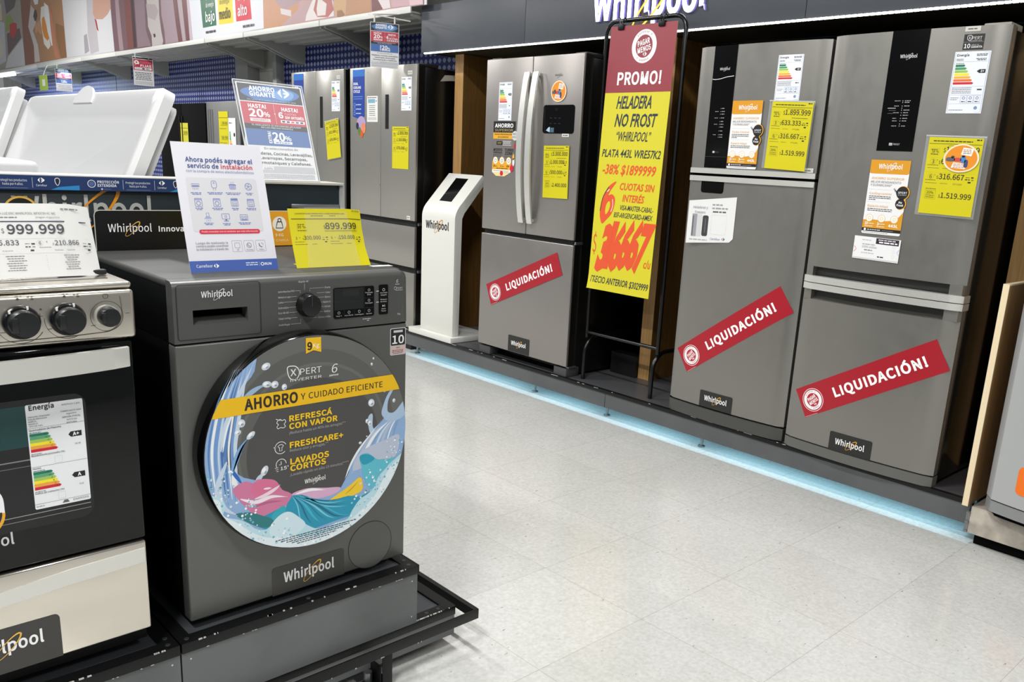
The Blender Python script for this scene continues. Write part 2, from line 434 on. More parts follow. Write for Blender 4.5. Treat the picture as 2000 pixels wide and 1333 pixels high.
# blue perforated back panels
def perf_mat():
    a = mat('blue_perforated', (20, 36, 120), 0.45); nt = a.node_tree; b = nt.nodes['Principled BSDF']
    tc = nt.nodes.new('ShaderNodeTexCoord'); sp = nt.nodes.new('ShaderNodeSeparateXYZ'); nt.links.new(tc.outputs['Object'], sp.inputs[0])
    def sinw(src, per):
        m1 = nt.nodes.new('ShaderNodeMath'); m1.operation = 'MULTIPLY'; m1.inputs[1].default_value = 2*math.pi/per
        m2 = nt.nodes.new('ShaderNodeMath'); m2.operation = 'COSINE'
        nt.links.new(src, m1.inputs[0]); nt.links.new(m1.outputs[0], m2.inputs[0]); return m2.outputs[0]
    u, v = sinw(sp.outputs['Y'], 0.062), sinw(sp.outputs['Z'], 0.055)
    ad = nt.nodes.new('ShaderNodeMath'); ad.operation = 'ADD'; nt.links.new(u, ad.inputs[0]); nt.links.new(v, ad.inputs[1])
    gt = nt.nodes.new('ShaderNodeMath'); gt.operation = 'GREATER_THAN'; gt.inputs[1].default_value = 0.38; nt.links.new(ad.outputs[0], gt.inputs[0])
    mx = nt.nodes.new('ShaderNodeMix'); mx.data_type = 'RGBA'
    mx.inputs[6].default_value = rgb((14, 22, 100)); mx.inputs[7].default_value = rgb((134, 146, 178))
    nt.links.new(gt.outputs[0], mx.inputs[0]); nt.links.new(mx.outputs[2], b.inputs['Base Color'])
    return a
PERF = perf_mat()
for a, b2, lab in ((5.2, 8.42, 'blue perforated wall panel behind the two dark four-door fridges'), (9.36, 13.4, 'blue perforated wall panel above the black fridge, left of the grey post'), (13.42, 18.5, 'blue perforated wall panel at the far left end of the aisle')):
    MB().box(4.285, 4.31, a, b2, 0.3, 2.39, PERF).build('perforated_panel', None, lab, 'wall panel', 'blue perforated wall panels')

# white shelf run with brackets
SHELF = mat('shelf_white', (216, 216, 210), 0.45); SHELFG = mat('shelf_grey', (168, 168, 162), 0.5)
seams = [5.36, 6.64, 8.03, 8.90, 11.5, 12.84, 15.0, 17.6]
desc = ['white shelf next to the dark header, nearest of the row', 'white shelf above the left dark four-door fridge', 'white shelf above the grey post', 'white shelf above the black fridge', 'white shelf above the open freezer lid',
        'white shelf between the two far hanging offer signs', 'white shelf at the far left end of the row']
for i in range(len(seams)-1):
    a, b2 = seams[i]+0.006, seams[i+1]-0.006
    t = thing('wall_shelf', (4.0, (a+b2)/2, 2.385), desc[i], 'shelf', 'white shelf run under the picture frieze')
    MB().box(3.70, 4.28, a, b2, 2.400, 2.412, SHELFG).build('board', t)
    MB().box(3.690, 3.703, a, b2, 2.398, 2.442, SHELF, 0.003).build('front_rail', t)
    g = MB()
    for x in (3.82, 3.97, 4.12): g.box(x, x+0.05, a+0.02, b2-0.02, 2.386, 2.400, SHELFG)
    g.build('stiffener', t)
    for y in (a+0.03, b2-0.03):
        MB().prism([(3.72, 2.399), (3.72, 2.386), (3.9, 2.345), (4.2, 2.235), (4.285, 2.225), (4.285, 2.399)], 'y', y-0.012, y+0.012, SHELFG).build('bracket', t)

# picture frieze above the shelf
BANNER=[((168,160,150),[(-1.28,3.775),(1.37,3.522),(1.25,2.459),(-1.97,2.413)]),
((205,205,210),[(-0.27,3.214),(0.21,3.141),(0.09,2.567),(-0.59,2.515)]),
((225,205,170),[(-0.12,3.549),(0.13,3.414),(0.09,3.188),(-0.27,3.214)]),
((220,215,190),[(-0.37,2.985),(-0.12,2.931),(-0.0,2.729),(-0.15,2.633),(-0.54,2.611)]),
((95,85,80),[(0.33,3.509),(1.09,3.44),(0.92,3.318),(0.39,3.256)]),
((105,80,80),[(0.3,2.974),(1.1,3.004),(1.14,2.863),(0.26,2.653)]),
((140,165,60),[(0.34,3.215),(0.58,3.242),(0.78,3.123),(0.42,3.013),(0.25,3.008)]),
((200,30,30),[(0.52,3.097),(0.77,3.108),(0.95,3.081),(0.93,2.964),(0.65,2.877),(0.49,2.962)]),
((215,213,215),[(1.22,2.858),(1.25,2.459),(-0.02,2.461),(0.26,2.638)]),
((176,128,88),[(1.31,3.528),(3.39,3.329),(3.39,2.473),(1.22,2.46)]),
((140,85,65),[(1.31,3.528),(1.92,3.47),(1.71,3.069),(1.79,2.674),(1.75,2.468),(1.22,2.46)]),
((205,200,196),[(1.84,3.269),(2.03,3.184),(2.03,3.012),(1.83,2.92),(2.03,2.711),(2.06,2.484),(1.78,2.481),(1.81,2.709),(1.6,2.992)]),
((235,235,235),[(1.92,3.401),(2.31,3.365),(2.22,3.251),(2.06,3.251)]),
((70,55,50),[(2.01,3.186),(2.11,3.184),(2.14,3.107),(2.06,3.044),(1.98,3.036),(1.92,3.11)]),
((205,150,115),[(1.96,2.981),(2.25,3.043),(2.29,2.848),(2.23,2.838),(2.1,2.903),(1.97,2.869)]),
((238,232,222),[(2.36,3.198),(2.52,3.199),(2.61,2.869),(2.67,2.662),(2.53,2.622),(2.35,2.707),(2.31,2.889),(2.27,3.028)]),
((225,140,20),[(2.36,3.049),(2.47,3.068),(2.61,2.856),(2.66,2.771),(2.54,2.737),(2.38,2.802),(2.32,2.922)]),
((240,240,240),[(2.53,3.244),(2.72,3.182),(2.78,2.924),(2.8,2.669),(2.72,2.659),(2.58,2.857),(2.52,3.051)]),
((200,130,95),[(2.75,3.206),(2.87,3.051),(2.94,2.647),(3.08,2.48),(2.86,2.476),(2.77,2.643),(2.74,2.961)]),
((150,105,65),[(2.99,2.943),(3.35,2.872),(3.37,2.48),(3.11,2.479),(2.97,2.746)]),
((222,221,223),[(3.39,3.329),(5.27,3.149),(5.32,2.455),(3.39,2.473)]),
((170,165,170),[(4.19,2.703),(4.32,2.72),(4.37,2.508),(4.18,2.481)]),
((196,190,194),[(4.42,3.231),(4.69,3.205),(4.73,2.73),(4.75,2.489),(4.42,2.469),(4.36,2.693)]),
((205,160,140),[(4.69,3.205),(5.31,3.146),(5.3,2.949),(5.17,2.885),(4.97,2.843),(4.72,2.861),(4.62,2.928)]),
((175,60,60),[(4.67,2.877),(4.74,2.848),(4.79,2.714),(4.73,2.742)]),
((122,92,98),[(5.29,3.148),(7.57,2.93),(7.61,2.439),(5.32,2.455)]),
((165,140,148),[(5.46,3.131),(5.57,3.121),(5.61,2.672),(5.64,2.456),(5.5,2.458),(5.46,2.795)]),
((130,75,68),[(5.76,3.103),(5.97,3.082),(5.98,2.461),(5.78,2.455)]),
((75,50,55),[(5.97,3.082),(6.07,3.073),(6.08,2.461),(5.98,2.461)]),
((150,125,135),[(6.1,3.07),(6.41,3.04),(6.4,2.62),(6.53,2.453),(6.11,2.459)]),
((205,195,192),[(6.48,3.034),(6.83,3.0),(6.82,2.747),(6.85,2.591),(6.89,2.485),(6.86,2.446),(6.56,2.446),(6.56,2.557),(6.47,2.658),(6.47,2.827)]),
((185,172,172),[(6.45,2.891),(6.72,2.863),(6.8,2.79),(6.69,2.705),(6.47,2.753)]),
((60,40,45),[(6.61,2.57),(6.67,2.571),(6.68,2.539),(6.63,2.532)]),
((175,150,160),[(6.89,2.995),(7.2,2.965),(7.26,2.663),(7.32,2.451),(6.95,2.446),(6.94,2.585),(6.88,2.743)]),
((120,70,72),[(7.2,2.965),(7.31,2.955),(7.34,2.658),(7.42,2.444),(7.31,2.446),(7.26,2.639)]),
((185,165,172),[(7.31,2.955),(7.44,2.942),(7.48,2.648),(7.51,2.45),(7.42,2.449)]),
((115,65,62),[(7.44,2.942),(7.57,2.93),(7.61,2.439),(7.53,2.448)]),
((205,185,195),[(7.57,2.93),(7.63,2.924),(7.69,2.439),(7.61,2.439)]),
((232,233,238),[(7.63,2.924),(9.26,2.768),(9.27,2.449),(7.69,2.439)]),
((25,105,70),[(7.9,2.899),(8.25,2.864),(8.27,2.544),(7.95,2.542)]),
((245,215,20),[(8.31,2.859),(8.64,2.828),(8.65,2.54),(8.33,2.545)]),
((215,20,50),[(8.69,2.823),(9.0,2.794),(9.03,2.543),(8.71,2.545)]),
((200,160,158),[(9.26,2.768),(11.66,2.539),(11.67,2.441),(9.26,2.446)]),
((205,150,115),[(9.27,2.767),(9.93,2.704),(9.89,2.551),(9.66,2.468),(9.58,2.441),(9.26,2.446)]),
((180,150,158),[(9.48,2.747),(10.0,2.697),(9.98,2.622),(9.66,2.569),(9.5,2.64)]),
((225,215,215),[(9.58,2.588),(9.77,2.557),(9.77,2.509),(9.59,2.543)]),
((195,160,162),[(9.93,2.567),(10.12,2.579),(10.01,2.471),(9.65,2.44),(9.62,2.459)]),
((235,225,222),[(10.12,2.591),(10.23,2.676),(10.35,2.664),(10.46,2.561),(10.47,2.459),(10.22,2.455),(10.01,2.455),(10.03,2.501)]),
((190,110,105),[(10.2,2.621),(10.43,2.601),(10.47,2.504),(10.38,2.458),(10.21,2.471),(10.15,2.53)]),
((235,225,222),[(10.23,2.619),(10.36,2.558),(10.34,2.476),(10.21,2.479),(10.2,2.534)]),
((205,165,120),[(10.5,2.65),(10.67,2.634),(10.65,2.445),(10.5,2.449),(10.47,2.534)]),
((160,110,80),[(10.52,2.493),(10.59,2.494),(10.64,2.454),(10.59,2.442),(10.52,2.448)]),
((190,140,105),[(10.68,2.633),(11.0,2.602),(11.01,2.446),(10.66,2.445)]),
((120,70,72),[(11.01,2.601),(11.1,2.593),(11.19,2.453),(11.02,2.449)]),
((230,215,218),[(11.07,2.595),(11.23,2.58),(11.27,2.453),(11.17,2.451),(11.1,2.523)]),
((205,165,172),[(11.27,2.576),(11.66,2.539),(11.67,2.441),(11.29,2.452)]),
((225,190,195),[(11.48,2.557),(11.66,2.539),(11.67,2.447),(11.51,2.447)])]

fz = Sheet(11700, 900, (3.715, 16.9, 2.44), FR, UP, 6, (214, 212, 214), step=0.35)
for i, (c, p) in enumerate(BANNER):
    fz.poly([(u*1000, (v-2.44)*1000) for u, v in p], tuple(int(x*.93) for x in c), 1+i*0.35)
for (x, big, small, c) in ((8.42, 'bajo', 'de energía', W_), (8.72, 'medio', 'de energía', K), (9.1, 'alto', 'de energía', W_)):
    pass
def plane_y(y): return (16.9-y)*1000
for yc, wd, big, c in ((8.76, 215, 'bajo', W_), (8.43, 250, 'medio', (40, 38, 20)), (8.05, 190, 'alto', W_)):
    fz.text(big, plane_y(yc), 150, 85, c, 'c', wd, 0.012, layer=26)
    fz.text('de energía', plane_y(yc), 280, 40, c, 'c', wd*0.85, layer=26)
    fz.text('Consumo', plane_y(yc), 345, 40, c, 'c', wd*0.85, layer=26)
fz.fine(plane_y(8.88), 45, 230, 20, (60, 60, 60), 2, 26); fz.fine(plane_y(8.05), 42, 230, 20, (60, 60, 60), 3, 26)
fz.build('picture_frieze', None, 'long printed photo frieze above the white shelf', 'poster')

# ---------------------------------------------------------------- the oak bay for the fridges
t = thing('display_platform', (3.9, 3.2, 0.0), 'low black and grey platform lit from below under the inox fridges', 'platform')
Y0, Y1 = 1.116, 5.205
MB().box(3.562, 4.29, Y0, Y1, 0.160, 0.1765, mat('deck_grey', (74, 75, 77), 0.35)).build('deck', t)
tr = MB().box(3.553, 3.580, Y0-0.001, Y1, 0.157, 0.1768, PAINT, 0.0012)
rng = random.Random(4)
for _ in range(26):
    y = rng.uniform(1.4, 5.0); tr.box(3.5518, 3.5545, y, y+rng.uniform(.004, .05), 0.1755, 0.1774, mat('bare_metal', (190, 190, 186), 0.4))
tr.build('edge_trim', t)
for a, b2 in ((Y0, 3.163), (3.167, Y1)):
    MB().box(3.558, 3.576, a, b2, 0.0735, 0.158, SLATE).build('fascia', t)
MB().box(3.60, 4.28, Y0, Y0+0.02, 0.03, 0.16, PAINT).build('end_plate', t)
MB().box(4.2, 4.22, Y0+.02, Y1, 0.0, 0.16, mat('riser_grey', (120, 124, 128), 0.6)).build('riser', t)
for y in (5.14, 3.84, 3.21, 2.52):
    f = MB().lathe([(0.019, 0.0), (0.019, 0.007), (0.008, 0.012), (0.008, 0.075)], (3.636, y, 0.0), (0, 0, 1), METAL, 16)
    f.box(3.612, 3.66, y-0.025, y+0.025, 0.072, 0.159, METAL)
    f.build('levelling_foot', t)
MB().box(3.605, 3.64, 1.2, 5.3, 0.1592, 0.1602, mat('led_housing', (210, 214, 216), 0.5)).build('light_tape', t)

t = thing('sign_header', (4.0, 2.5, 2.137), 'dark grey fascia over the fridges with lit white brand letters', 'sign')
for a, b2 in ((4.237, 5.335), (2.2858, 4.234), (-0.2, 2.2828)):
    MB().box(3.765, 3.79, a, b2, 2.139, 2.448, two_tone('header_grey', (70, 74, 80), (74, 78, 84), 2, 0.5), 0.001).build('front_board', t)
MB().box(3.79, 4.28, -0.2, 5.335, 2.43, 2.448, MATTE).build('top_board', t)
MB().box(3.79, 4.28, 5.29, 5.334, 2.151, 2.43, two_tone('header_grey', (70, 74, 80), (74, 78, 84), 2, 0.5)).build('end_board', t)
MB().box(3.79, 4.28, -0.2, 5.334, 2.143, 2.151, mat('soffit_brown', (52, 46, 30), 0.6)).build('soffit', t)
ld = MB()
LEDM = mat('led_white', (255, 255, 250), 0.4, emit=4.5)
y = 5.30
while y > 0.9:
    ld.box(3.761, 3.777, y-0.0265, y, 2.1305, 2.1395, LEDM, 0.003, 1)
    y -= 0.028
ld.build('light_strip', t)
LETM = mat('letter_light', (236, 240, 255), 0.4, emit=5.0); RIM = mat('letter_rim', (150, 140, 226), 0.4, emit=0.5)
LGOLD = mat('letter_gold', (240, 176, 40), 0.4, emit=1.6)
WD, YL, ZB = 0.786, 3.642, 2.2283
for ch, ox in (('W', 0), ('h', 0), ('i', 0), ('r', 0), ('l', 0), ('p', 0), ('o', 0), ('o', 0), ('l', 0)):
    pass
full = text_mesh('Whirlpool', 0.022, 6); kx = WD/(full[3]-full[2]); kh = 0.1456/CAP
word = 'Whirlpool'
for i, ch in enumerate(word):
    left = text_mesh(word[:i+1], 0.022, 6)[3]; cv, cf, ca, cb = text_mesh(ch, 0.022, 6)
    off = left-cb
    mb = MB()
    P = lambda v, X: (X, YL-(v[0]+off-full[2])*kx, ZB+v[1]*kh)
    mb.raw([P(v, 3.749) for v in cv], cf, LETM)
    mb.raw([P(v, 3.762) for v in cv], cf, RIM)
    ec = {}
    for f in cf:
        for a, b2 in zip(f, f[1:]+f[:1]): ec[(a, b2)] = 1
    side = [(a, b2) for (a, b2) in ec if (b2, a) not in ec]
    n = len(cv)
    mb.raw([P(v, 3.749) for v in cv]+[P(v, 3.764) for v in cv], [[a, b2, n+b2, n+a] for a, b2 in side], RIM)
    mb.build('letter', t)
rg = Sheet(WD*1000, 200, (3.746, YL, ZB), FR, UP, 1, (240, 176, 40)); rg.basemat = LGOLD
rg.outline = circ(WD*555, 50, WD*235, WD*60, 40, math.radians(45))+[circ(WD*555, 50, WD*235, WD*60, 40, math.radians(45))[0]]+circ(WD*555, 50, WD*219, WD*46, 40, math.radians(45))[:1]+circ(WD*555, 50, WD*219, WD*46, 40, math.radians(45))[::-1]
rg.build('gold_ring', t)

def oak(x0, x1, y0, y1, z1, lab):
    t = thing('oak_panel', ((x0+x1)/2, (y0+y1)/2, 0.177), lab, 'panel', 'upright oak panels of the fridge bay')
    MB().box(x0+0.003, x1, y0, y1, 0.177, z1, OAK_SHADED).build('board', t)
    MB().box(x0, x0+0.003, y0, y1, 0.177, z1, OAK).build('edge_band', t)
    return t
oak(3.935, 4.28, 5.060, 5.155, 2.140, 'upright oak panel behind the white kiosk, left end of the bay')
dv = oak(3.954, 4.28, 3.178, 3.262, 2.140, 'upright oak panel behind the promo stand in the middle of the bay')
oak(3.935, 4.28, 1.12, 1.263, 2.140, 'upright oak panel closing the right end of the bay')
MB().box(4.282, 4.288, 1.13, 5.15, 0.178, 2.139, MATTE).build('bay_back_panel', None, 'black back board of the fridge bay behind the inox fridges', 'panel')
# low plinth seen between fridge and oak panel
MB().box(3.93, 4.0, 3.265, 3.47, 0.177, 0.31, mat('plinth_dark', (14, 14, 15), 0.5)).build('cable_box', None, 'low black box on the platform beside the middle oak panel', 'box')

# neighbouring display on the right
t = thing('stone_platform', (3.9, 0.6, 0.0), 'stone-patterned grey platform at the right edge of the photo', 'platform')
STONE = two_tone('stone_laminate', (196, 188, 174), (158, 150, 140), 14, 0.5, 0.35, 0.65, 9)
MB().box(3.52, 4.29, -0.8, 1.098, 0.052, 0.168, STONE, 0.002).build('body', t)
MB().box(3.56, 4.29, -0.8, 1.08, 0.0, 0.052, MATTE).build('plinth', t)
c = MB()
for z0, z1 in ((0.055, 0.062), (0.095, 0.102), (0.135, 0.142)): c.box(3.512, 3.522, 1.098, 1.112, z0, z1, METAL)
c.box(3.520, 3.524, 1.098, 1.113, 0.055, 0.145, METAL)
c.build('end_rail', t)
t = thing('low_partition', (3.62, 1.118, 0.169), 'waist-high oak partition with cream edge right of the fridge bay', 'panel')
MB().box(3.503, 3.76, 1.1075, 1.1295, 0.169, 1.068, wood('oak_mid', (156, 118, 74), (140, 104, 62))).build('board', t)
MB().box(3.498, 3.503, 1.107, 1.13, 0.169, 1.074, mat('cream_edge', (232, 214, 178), 0.4)).build('front_edge', t)
MB().box(3.503, 3.76, 1.107, 1.13, 1.068, 1.074, mat('cream_edge', (232, 214, 178), 0.4)).build('top_edge', t)
# grey bow-front fridge at the right edge
t = thing('refrigerator', (3.8, 0.7, 0.169), 'light grey bow-fronted fridge cut by the right edge of the photo', 'refrigerator')
def bow_sec(y0, y1, xf, sag, xb, r=0.03, n=20):
    yc, hw = (y0+y1)/2, (y1-y0)/2; p = []
    for i in range(n+1):
        y = y0+(y1-y0)*i/n; d = (y-yc)/hw
        x = xf-sag*(1-d*d); e = min(y-y0, y1-y)
        if e < r: x += (r-math.sqrt(max(0, r*r-(r-e)**2)))
        p.append((x, y))
    return p+[(xb, y1), (xb, y0)]
GREY = mat('silver_paint', (176, 178, 178), 0.38, 0.25)
MB().prism(bow_sec(0.38, 1.045, 3.455, 0.05, 3.56, 0.04), 'z', 0.246, 2.0, GREY, smooth=True).build('door', t)
MB().prism(bow_sec(0.38, 1.045, 3.46, 0.05, 3.56, 0.04), 'z', 0.195, 0.240, mat('silver_dark', (140, 142, 142), 0.4, 0.2), smooth=True).build('base_trim', t)
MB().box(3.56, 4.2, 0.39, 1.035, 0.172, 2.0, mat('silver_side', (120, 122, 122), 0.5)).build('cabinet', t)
MB().prism(bow_sec(0.4, 1.03, 3.49, 0.04, 3.56, 0.04), 'z', 0.17, 0.195, MATTE).build('foot_recess', t)
os_ = Sheet(140, 112, (3.4545, 0.928, 0.300), FR, UP, 1, (236, 112, 20), outline=rrect(0, 0, 140, 112, 20), warp=lambda u, v: .05*(1-((.928-u*.001-.7125)/.3325)**2))
os_.build('sticker', t)

# ---------------------------------------------------------------- stickers shared by the fridges
SCALE7 = [(24, 120, 84), (60, 150, 96), (150, 190, 70), (240, 222, 40), (240, 172, 40), (230, 110, 40), (206, 30, 44)]
def energy_label(parent, org, R, U, wd, ht, grade='A+', row=2, scale=SCALE7, warp=None, detail=True):
    s = Sheet(wd, ht, org, R, U, 0.4, (232, 236, 242), warp=warp)
    b = (120, 140, 185)
    s.box(wd*.03, ht*.02, wd*.97, ht*.98, wd*.008, b, 1)
    s.text('Energía', wd*.07, ht*.925, ht*.035, K, w=wd*.34, bold=0.01)
    s.fine(wd*.62, ht*.945, wd*.3, ht*.012, (90, 90, 95), 1); s.fine(wd*.62, ht*.925, wd*.3, ht*.012, (90, 90, 95), 2)
    if detail:
        s.fine(wd*.07, ht*.875, wd*.2, ht*.009, (90, 90, 95), 3); s.fine(wd*.07, ht*.855, wd*.2, ht*.009, (90, 90, 95), 4)
        s.fine(wd*.62, ht*.875, wd*.28, ht*.011, (80, 80, 85), 5); s.fine(wd*.66, ht*.855, wd*.24, ht*.011, K, 6)
    s.rect(wd*.05, ht*.835, wd*.95, ht*.838, (140, 150, 170))
    s.fine(wd*.07, ht*.805, wd*.25, ht*.008, (90, 90, 95), 7)
    for i, c in enumerate(scale):
        y = ht*(.755-i*.0475); L = wd*(.24+.05*i)
        s.poly([(wd*.07, y), (wd*.07+L, y), (wd*.07+L+wd*.04, y+ht*.019), (wd*.07+L, y+ht*.038), (wd*.07, y+ht*.038)], c, 1)
    y = ht*(.755-row*.0475)-ht*.01
    s.poly([(wd*.69, y+ht*.03), (wd*.76, y+ht*.06), (wd*.93, y+ht*.06), (wd*.93, y), (wd*.76, y)], K, 1)
    s.text(grade, wd*.845, y+ht*.015, ht*.034, W_, 'c', bold=0.015)
    s.rect(wd*.05, ht*.435, wd*.95, ht*.438, (140, 150, 170))
    for i in range(4): s.fine(wd*.07, ht*(.41-.027*i), wd*.55, ht*.009, (100, 105, 115), 10+i)
    s.fine(wd*.78, ht*.375, wd*.13, ht*.022, (70, 70, 75), 20)
    s.rect(wd*.05, ht*.30, wd*.95, ht*.303, (140, 150, 170))
    for i in range(3):
        x = wd*(.36+.19*i); s.box(x, ht*.17, x+wd*.17, ht*.29, wd*.008, b, 1)
        s.ring(x+wd*.085, ht*.25, wd*.035, wd*.016, b, 2); s.fine(x+wd*.03, ht*.185, wd*.11, ht*.014, (60, 60, 70), 30+i)
    s.fine(wd*.07, ht*.25, wd*.24, ht*.008, (100, 105, 115), 34); s.fine(wd*.07, ht*.22, wd*.2, ht*.008, (100, 105, 115), 35)
    s.rect(wd*.05, ht*.155, wd*.95, ht*.158, (140, 150, 170))
    s.disc(wd*.82, ht*.09, wd*.05, (120, 150, 190), 1); s.fine(wd*.07, ht*.05, wd*.4, ht*.009, (100, 105, 115), 36)
    return s.build('energy_label', parent)
def brand_badge(parent, org, R, U, wd, ht, warp=None, r=8, base=(36, 36, 35)):
    s = Sheet(wd, ht, org, R, U, 0.5, base, warp=None)
    s.outline = [(0, 0), (wd, 0)]+rrect(0, 0, wd, ht, r)[0:12]
    s.warp = warp
    logo(s, wd*.15, ht*.42, wd*.69)
    return s.build('brand_badge', parent)
def pagar(s, x, y, r, rot=0.25, red=RED):
    s.ring(x, y, r, r*.05, (240, 225, 226), 1)
    s.disc(x, y, r*.88, (243, 240, 240), 2); s.disc(x, y, r*.60, red, 3)
    for k in range(9):
        a = math.radians(52+k*10); s.text('AHORRAR A'[8-k], x+r*.70*math.cos(a), y+r*.70*math.sin(a), r*.11, (120, 60, 66), 'c', rot=a-math.pi/2, layer=3)
    for k in range(8):
        a = math.radians(235+k*9); s.text('Y AHORRA'[k], x+r*.79*math.cos(a), y+r*.79*math.sin(a), r*.11, (120, 60, 66), 'c', rot=a+math.pi/2, layer=3)
    c, n = math.cos(rot), math.sin(rot)
    s.text('PAGAR', x-n*r*.08, y+r*.08, r*.27, W_, 'c', r*.86, 0.02, rot=rot, layer=4)
    s.text('MENOS', x+n*r*.26, y-r*.27, r*.27, W_, 'c', r*.94, 0.02, rot=rot, layer=4)
    arrows(s, x-r*.04, y-r*.52, r*.22, layer=4)
    return s
def sale_banner(bl, R, U, label, warp=None, wd=700, ht=140):
    s = Sheet(wd, ht, bl, R, U, 0.5, (186, 34, 50), warp=warp, step=0.3)
    s.basemat = mat('banner_red', (164, 22, 38), 0.35)
    pagar(s, 70, 67, 53)
    s.text('LIQUIDACIÓN!', 184, 47, 41, (250, 248, 246), w=445, bold=0.035, layer=3)
    s.rect(3, 2, 70, 3.5, (230, 180, 184), 1)
    return s.build('sale_banner', None, label, 'banner', 'red sale banners across the lower fridge doors')
def price_tag(org, R, U, label, rows, disc='34 %', disc2='20%', wd=210, ht=297, sleeve=None, warp=None, group='yellow price sheets', bot=True):
    t = thing('price_sheet', Vector(org), label, 'price tag', group)
    s = Sheet(wd, ht, org, R, U, 0.3, YEL, warp=warp); s.basemat = mat('price_yellow', (208, 197, 12), 0.4)
    s.fine(18, 281, 152, 3.6, K, 1); s.fine(184, 288, 19, 4.5, K, 2)
    s.rect(3, 271.5, 207, 273.2, (50, 48, 20))
    s.fine(80, 265, 90, 1.6, (90, 86, 30), 3)
    big = dict(col=(34, 32, 30), bold=0.006)
    s.box(13, 229, 47, 253, 0.7, (110, 106, 40), 1); s.fine(15, 248, 24, 2.4, K, 4); s.text(disc, 17, 237, 9.5, (60, 58, 30), w=28); s.fine(15, 231, 28, 2.4, K, 5)
    s.text('$', 63, 241, 15, (34, 32, 30)); s.text(rows[0], 74, 240.5, 21.5, al='l', w=126 if len(rows[0]) > 8 else 110, **big)
    s.fine(110, 226, 80, 2.2, (80, 76, 30), 6)
    for i, (n, v) in enumerate((('3', rows[1]), ('6', rows[2]))):
        y = 197-58*i-1
        s.rect(8, y+24, 200, y+24.5, (180, 172, 40))
        s.text(n, 24, y, 15, (44, 42, 28)); s.ring(29, y+7, 12, 0.6, (150, 144, 40), 1)
        s.text('x', 43, y+12, 6, (44, 42, 28)); s.text('$', 52, y, 11, (34, 32, 30)); s.text(v, 61, y-.3, 20, al='l', w=98 if len(v) < 8 else 112, **big)
        s.fine(8, y-7, 44, 1.8, (80, 76, 30), 8+i); s.fine(10, y-18, 46, 1.6, (110, 106, 40), 9+i); s.fine(70, y-18, 28, 1.6, (110, 106, 40), 10+i); s.text('CFT 0,00%', 120, y-20, 5.5, (110, 106, 40))
        s.fine(166, y+10, 14, 2, (60, 58, 30), 11); s.fine(186, y+9, 9, 4.5, K, 12); s.fine(164, y+1, 18, 4, (60, 58, 30), 13); s.fine(188, y, 8, 4, (120, 116, 50), 14); s.fine(176, y-10, 11, 5.5, K, 15)
    if bot and len(rows) > 3:
        s.fine(16, 97, 44, 2.2, (80, 76, 30), 16); s.box(17, 58, 58, 92, 0.8, (80, 76, 30), 1); s.text(disc2, 22, 78, 10, (44, 42, 28), w=28)
        s.fine(20, 71, 34, 2, K, 17); s.fine(20, 64, 34, 2, K, 18)
        s.text('$', 71, 66, 11, (34, 32, 30)); s.text(rows[3], 80, 65.5, 20, al='l', w=118, **big)
    s.build('printed_sheet', t)
    if sleeve:
        l, r, b, tp = sleeve
        q = Sheet(wd+l+r, ht+b+tp, Vector(org)-Vector(R).normalized()*l*.001-Vector(U).normalized()*b*.001-s.N*0.0012, R, U, 0.3, clear('plastic_sleeve', 0.13, 0.12), warp=warp)
        q.build('plastic_sleeve', t)
        g = Sheet(wd+l+r, 6, Vector(org)-Vector(R).normalized()*l*.001+Vector(U).normalized()*(ht+tp-6)*.001+s.N*0.0016, R, U, 0.3, clear('plastic_edge', 0.3, 0.05), warp=warp)
        g.build('sleeve_edge', t)
    return t
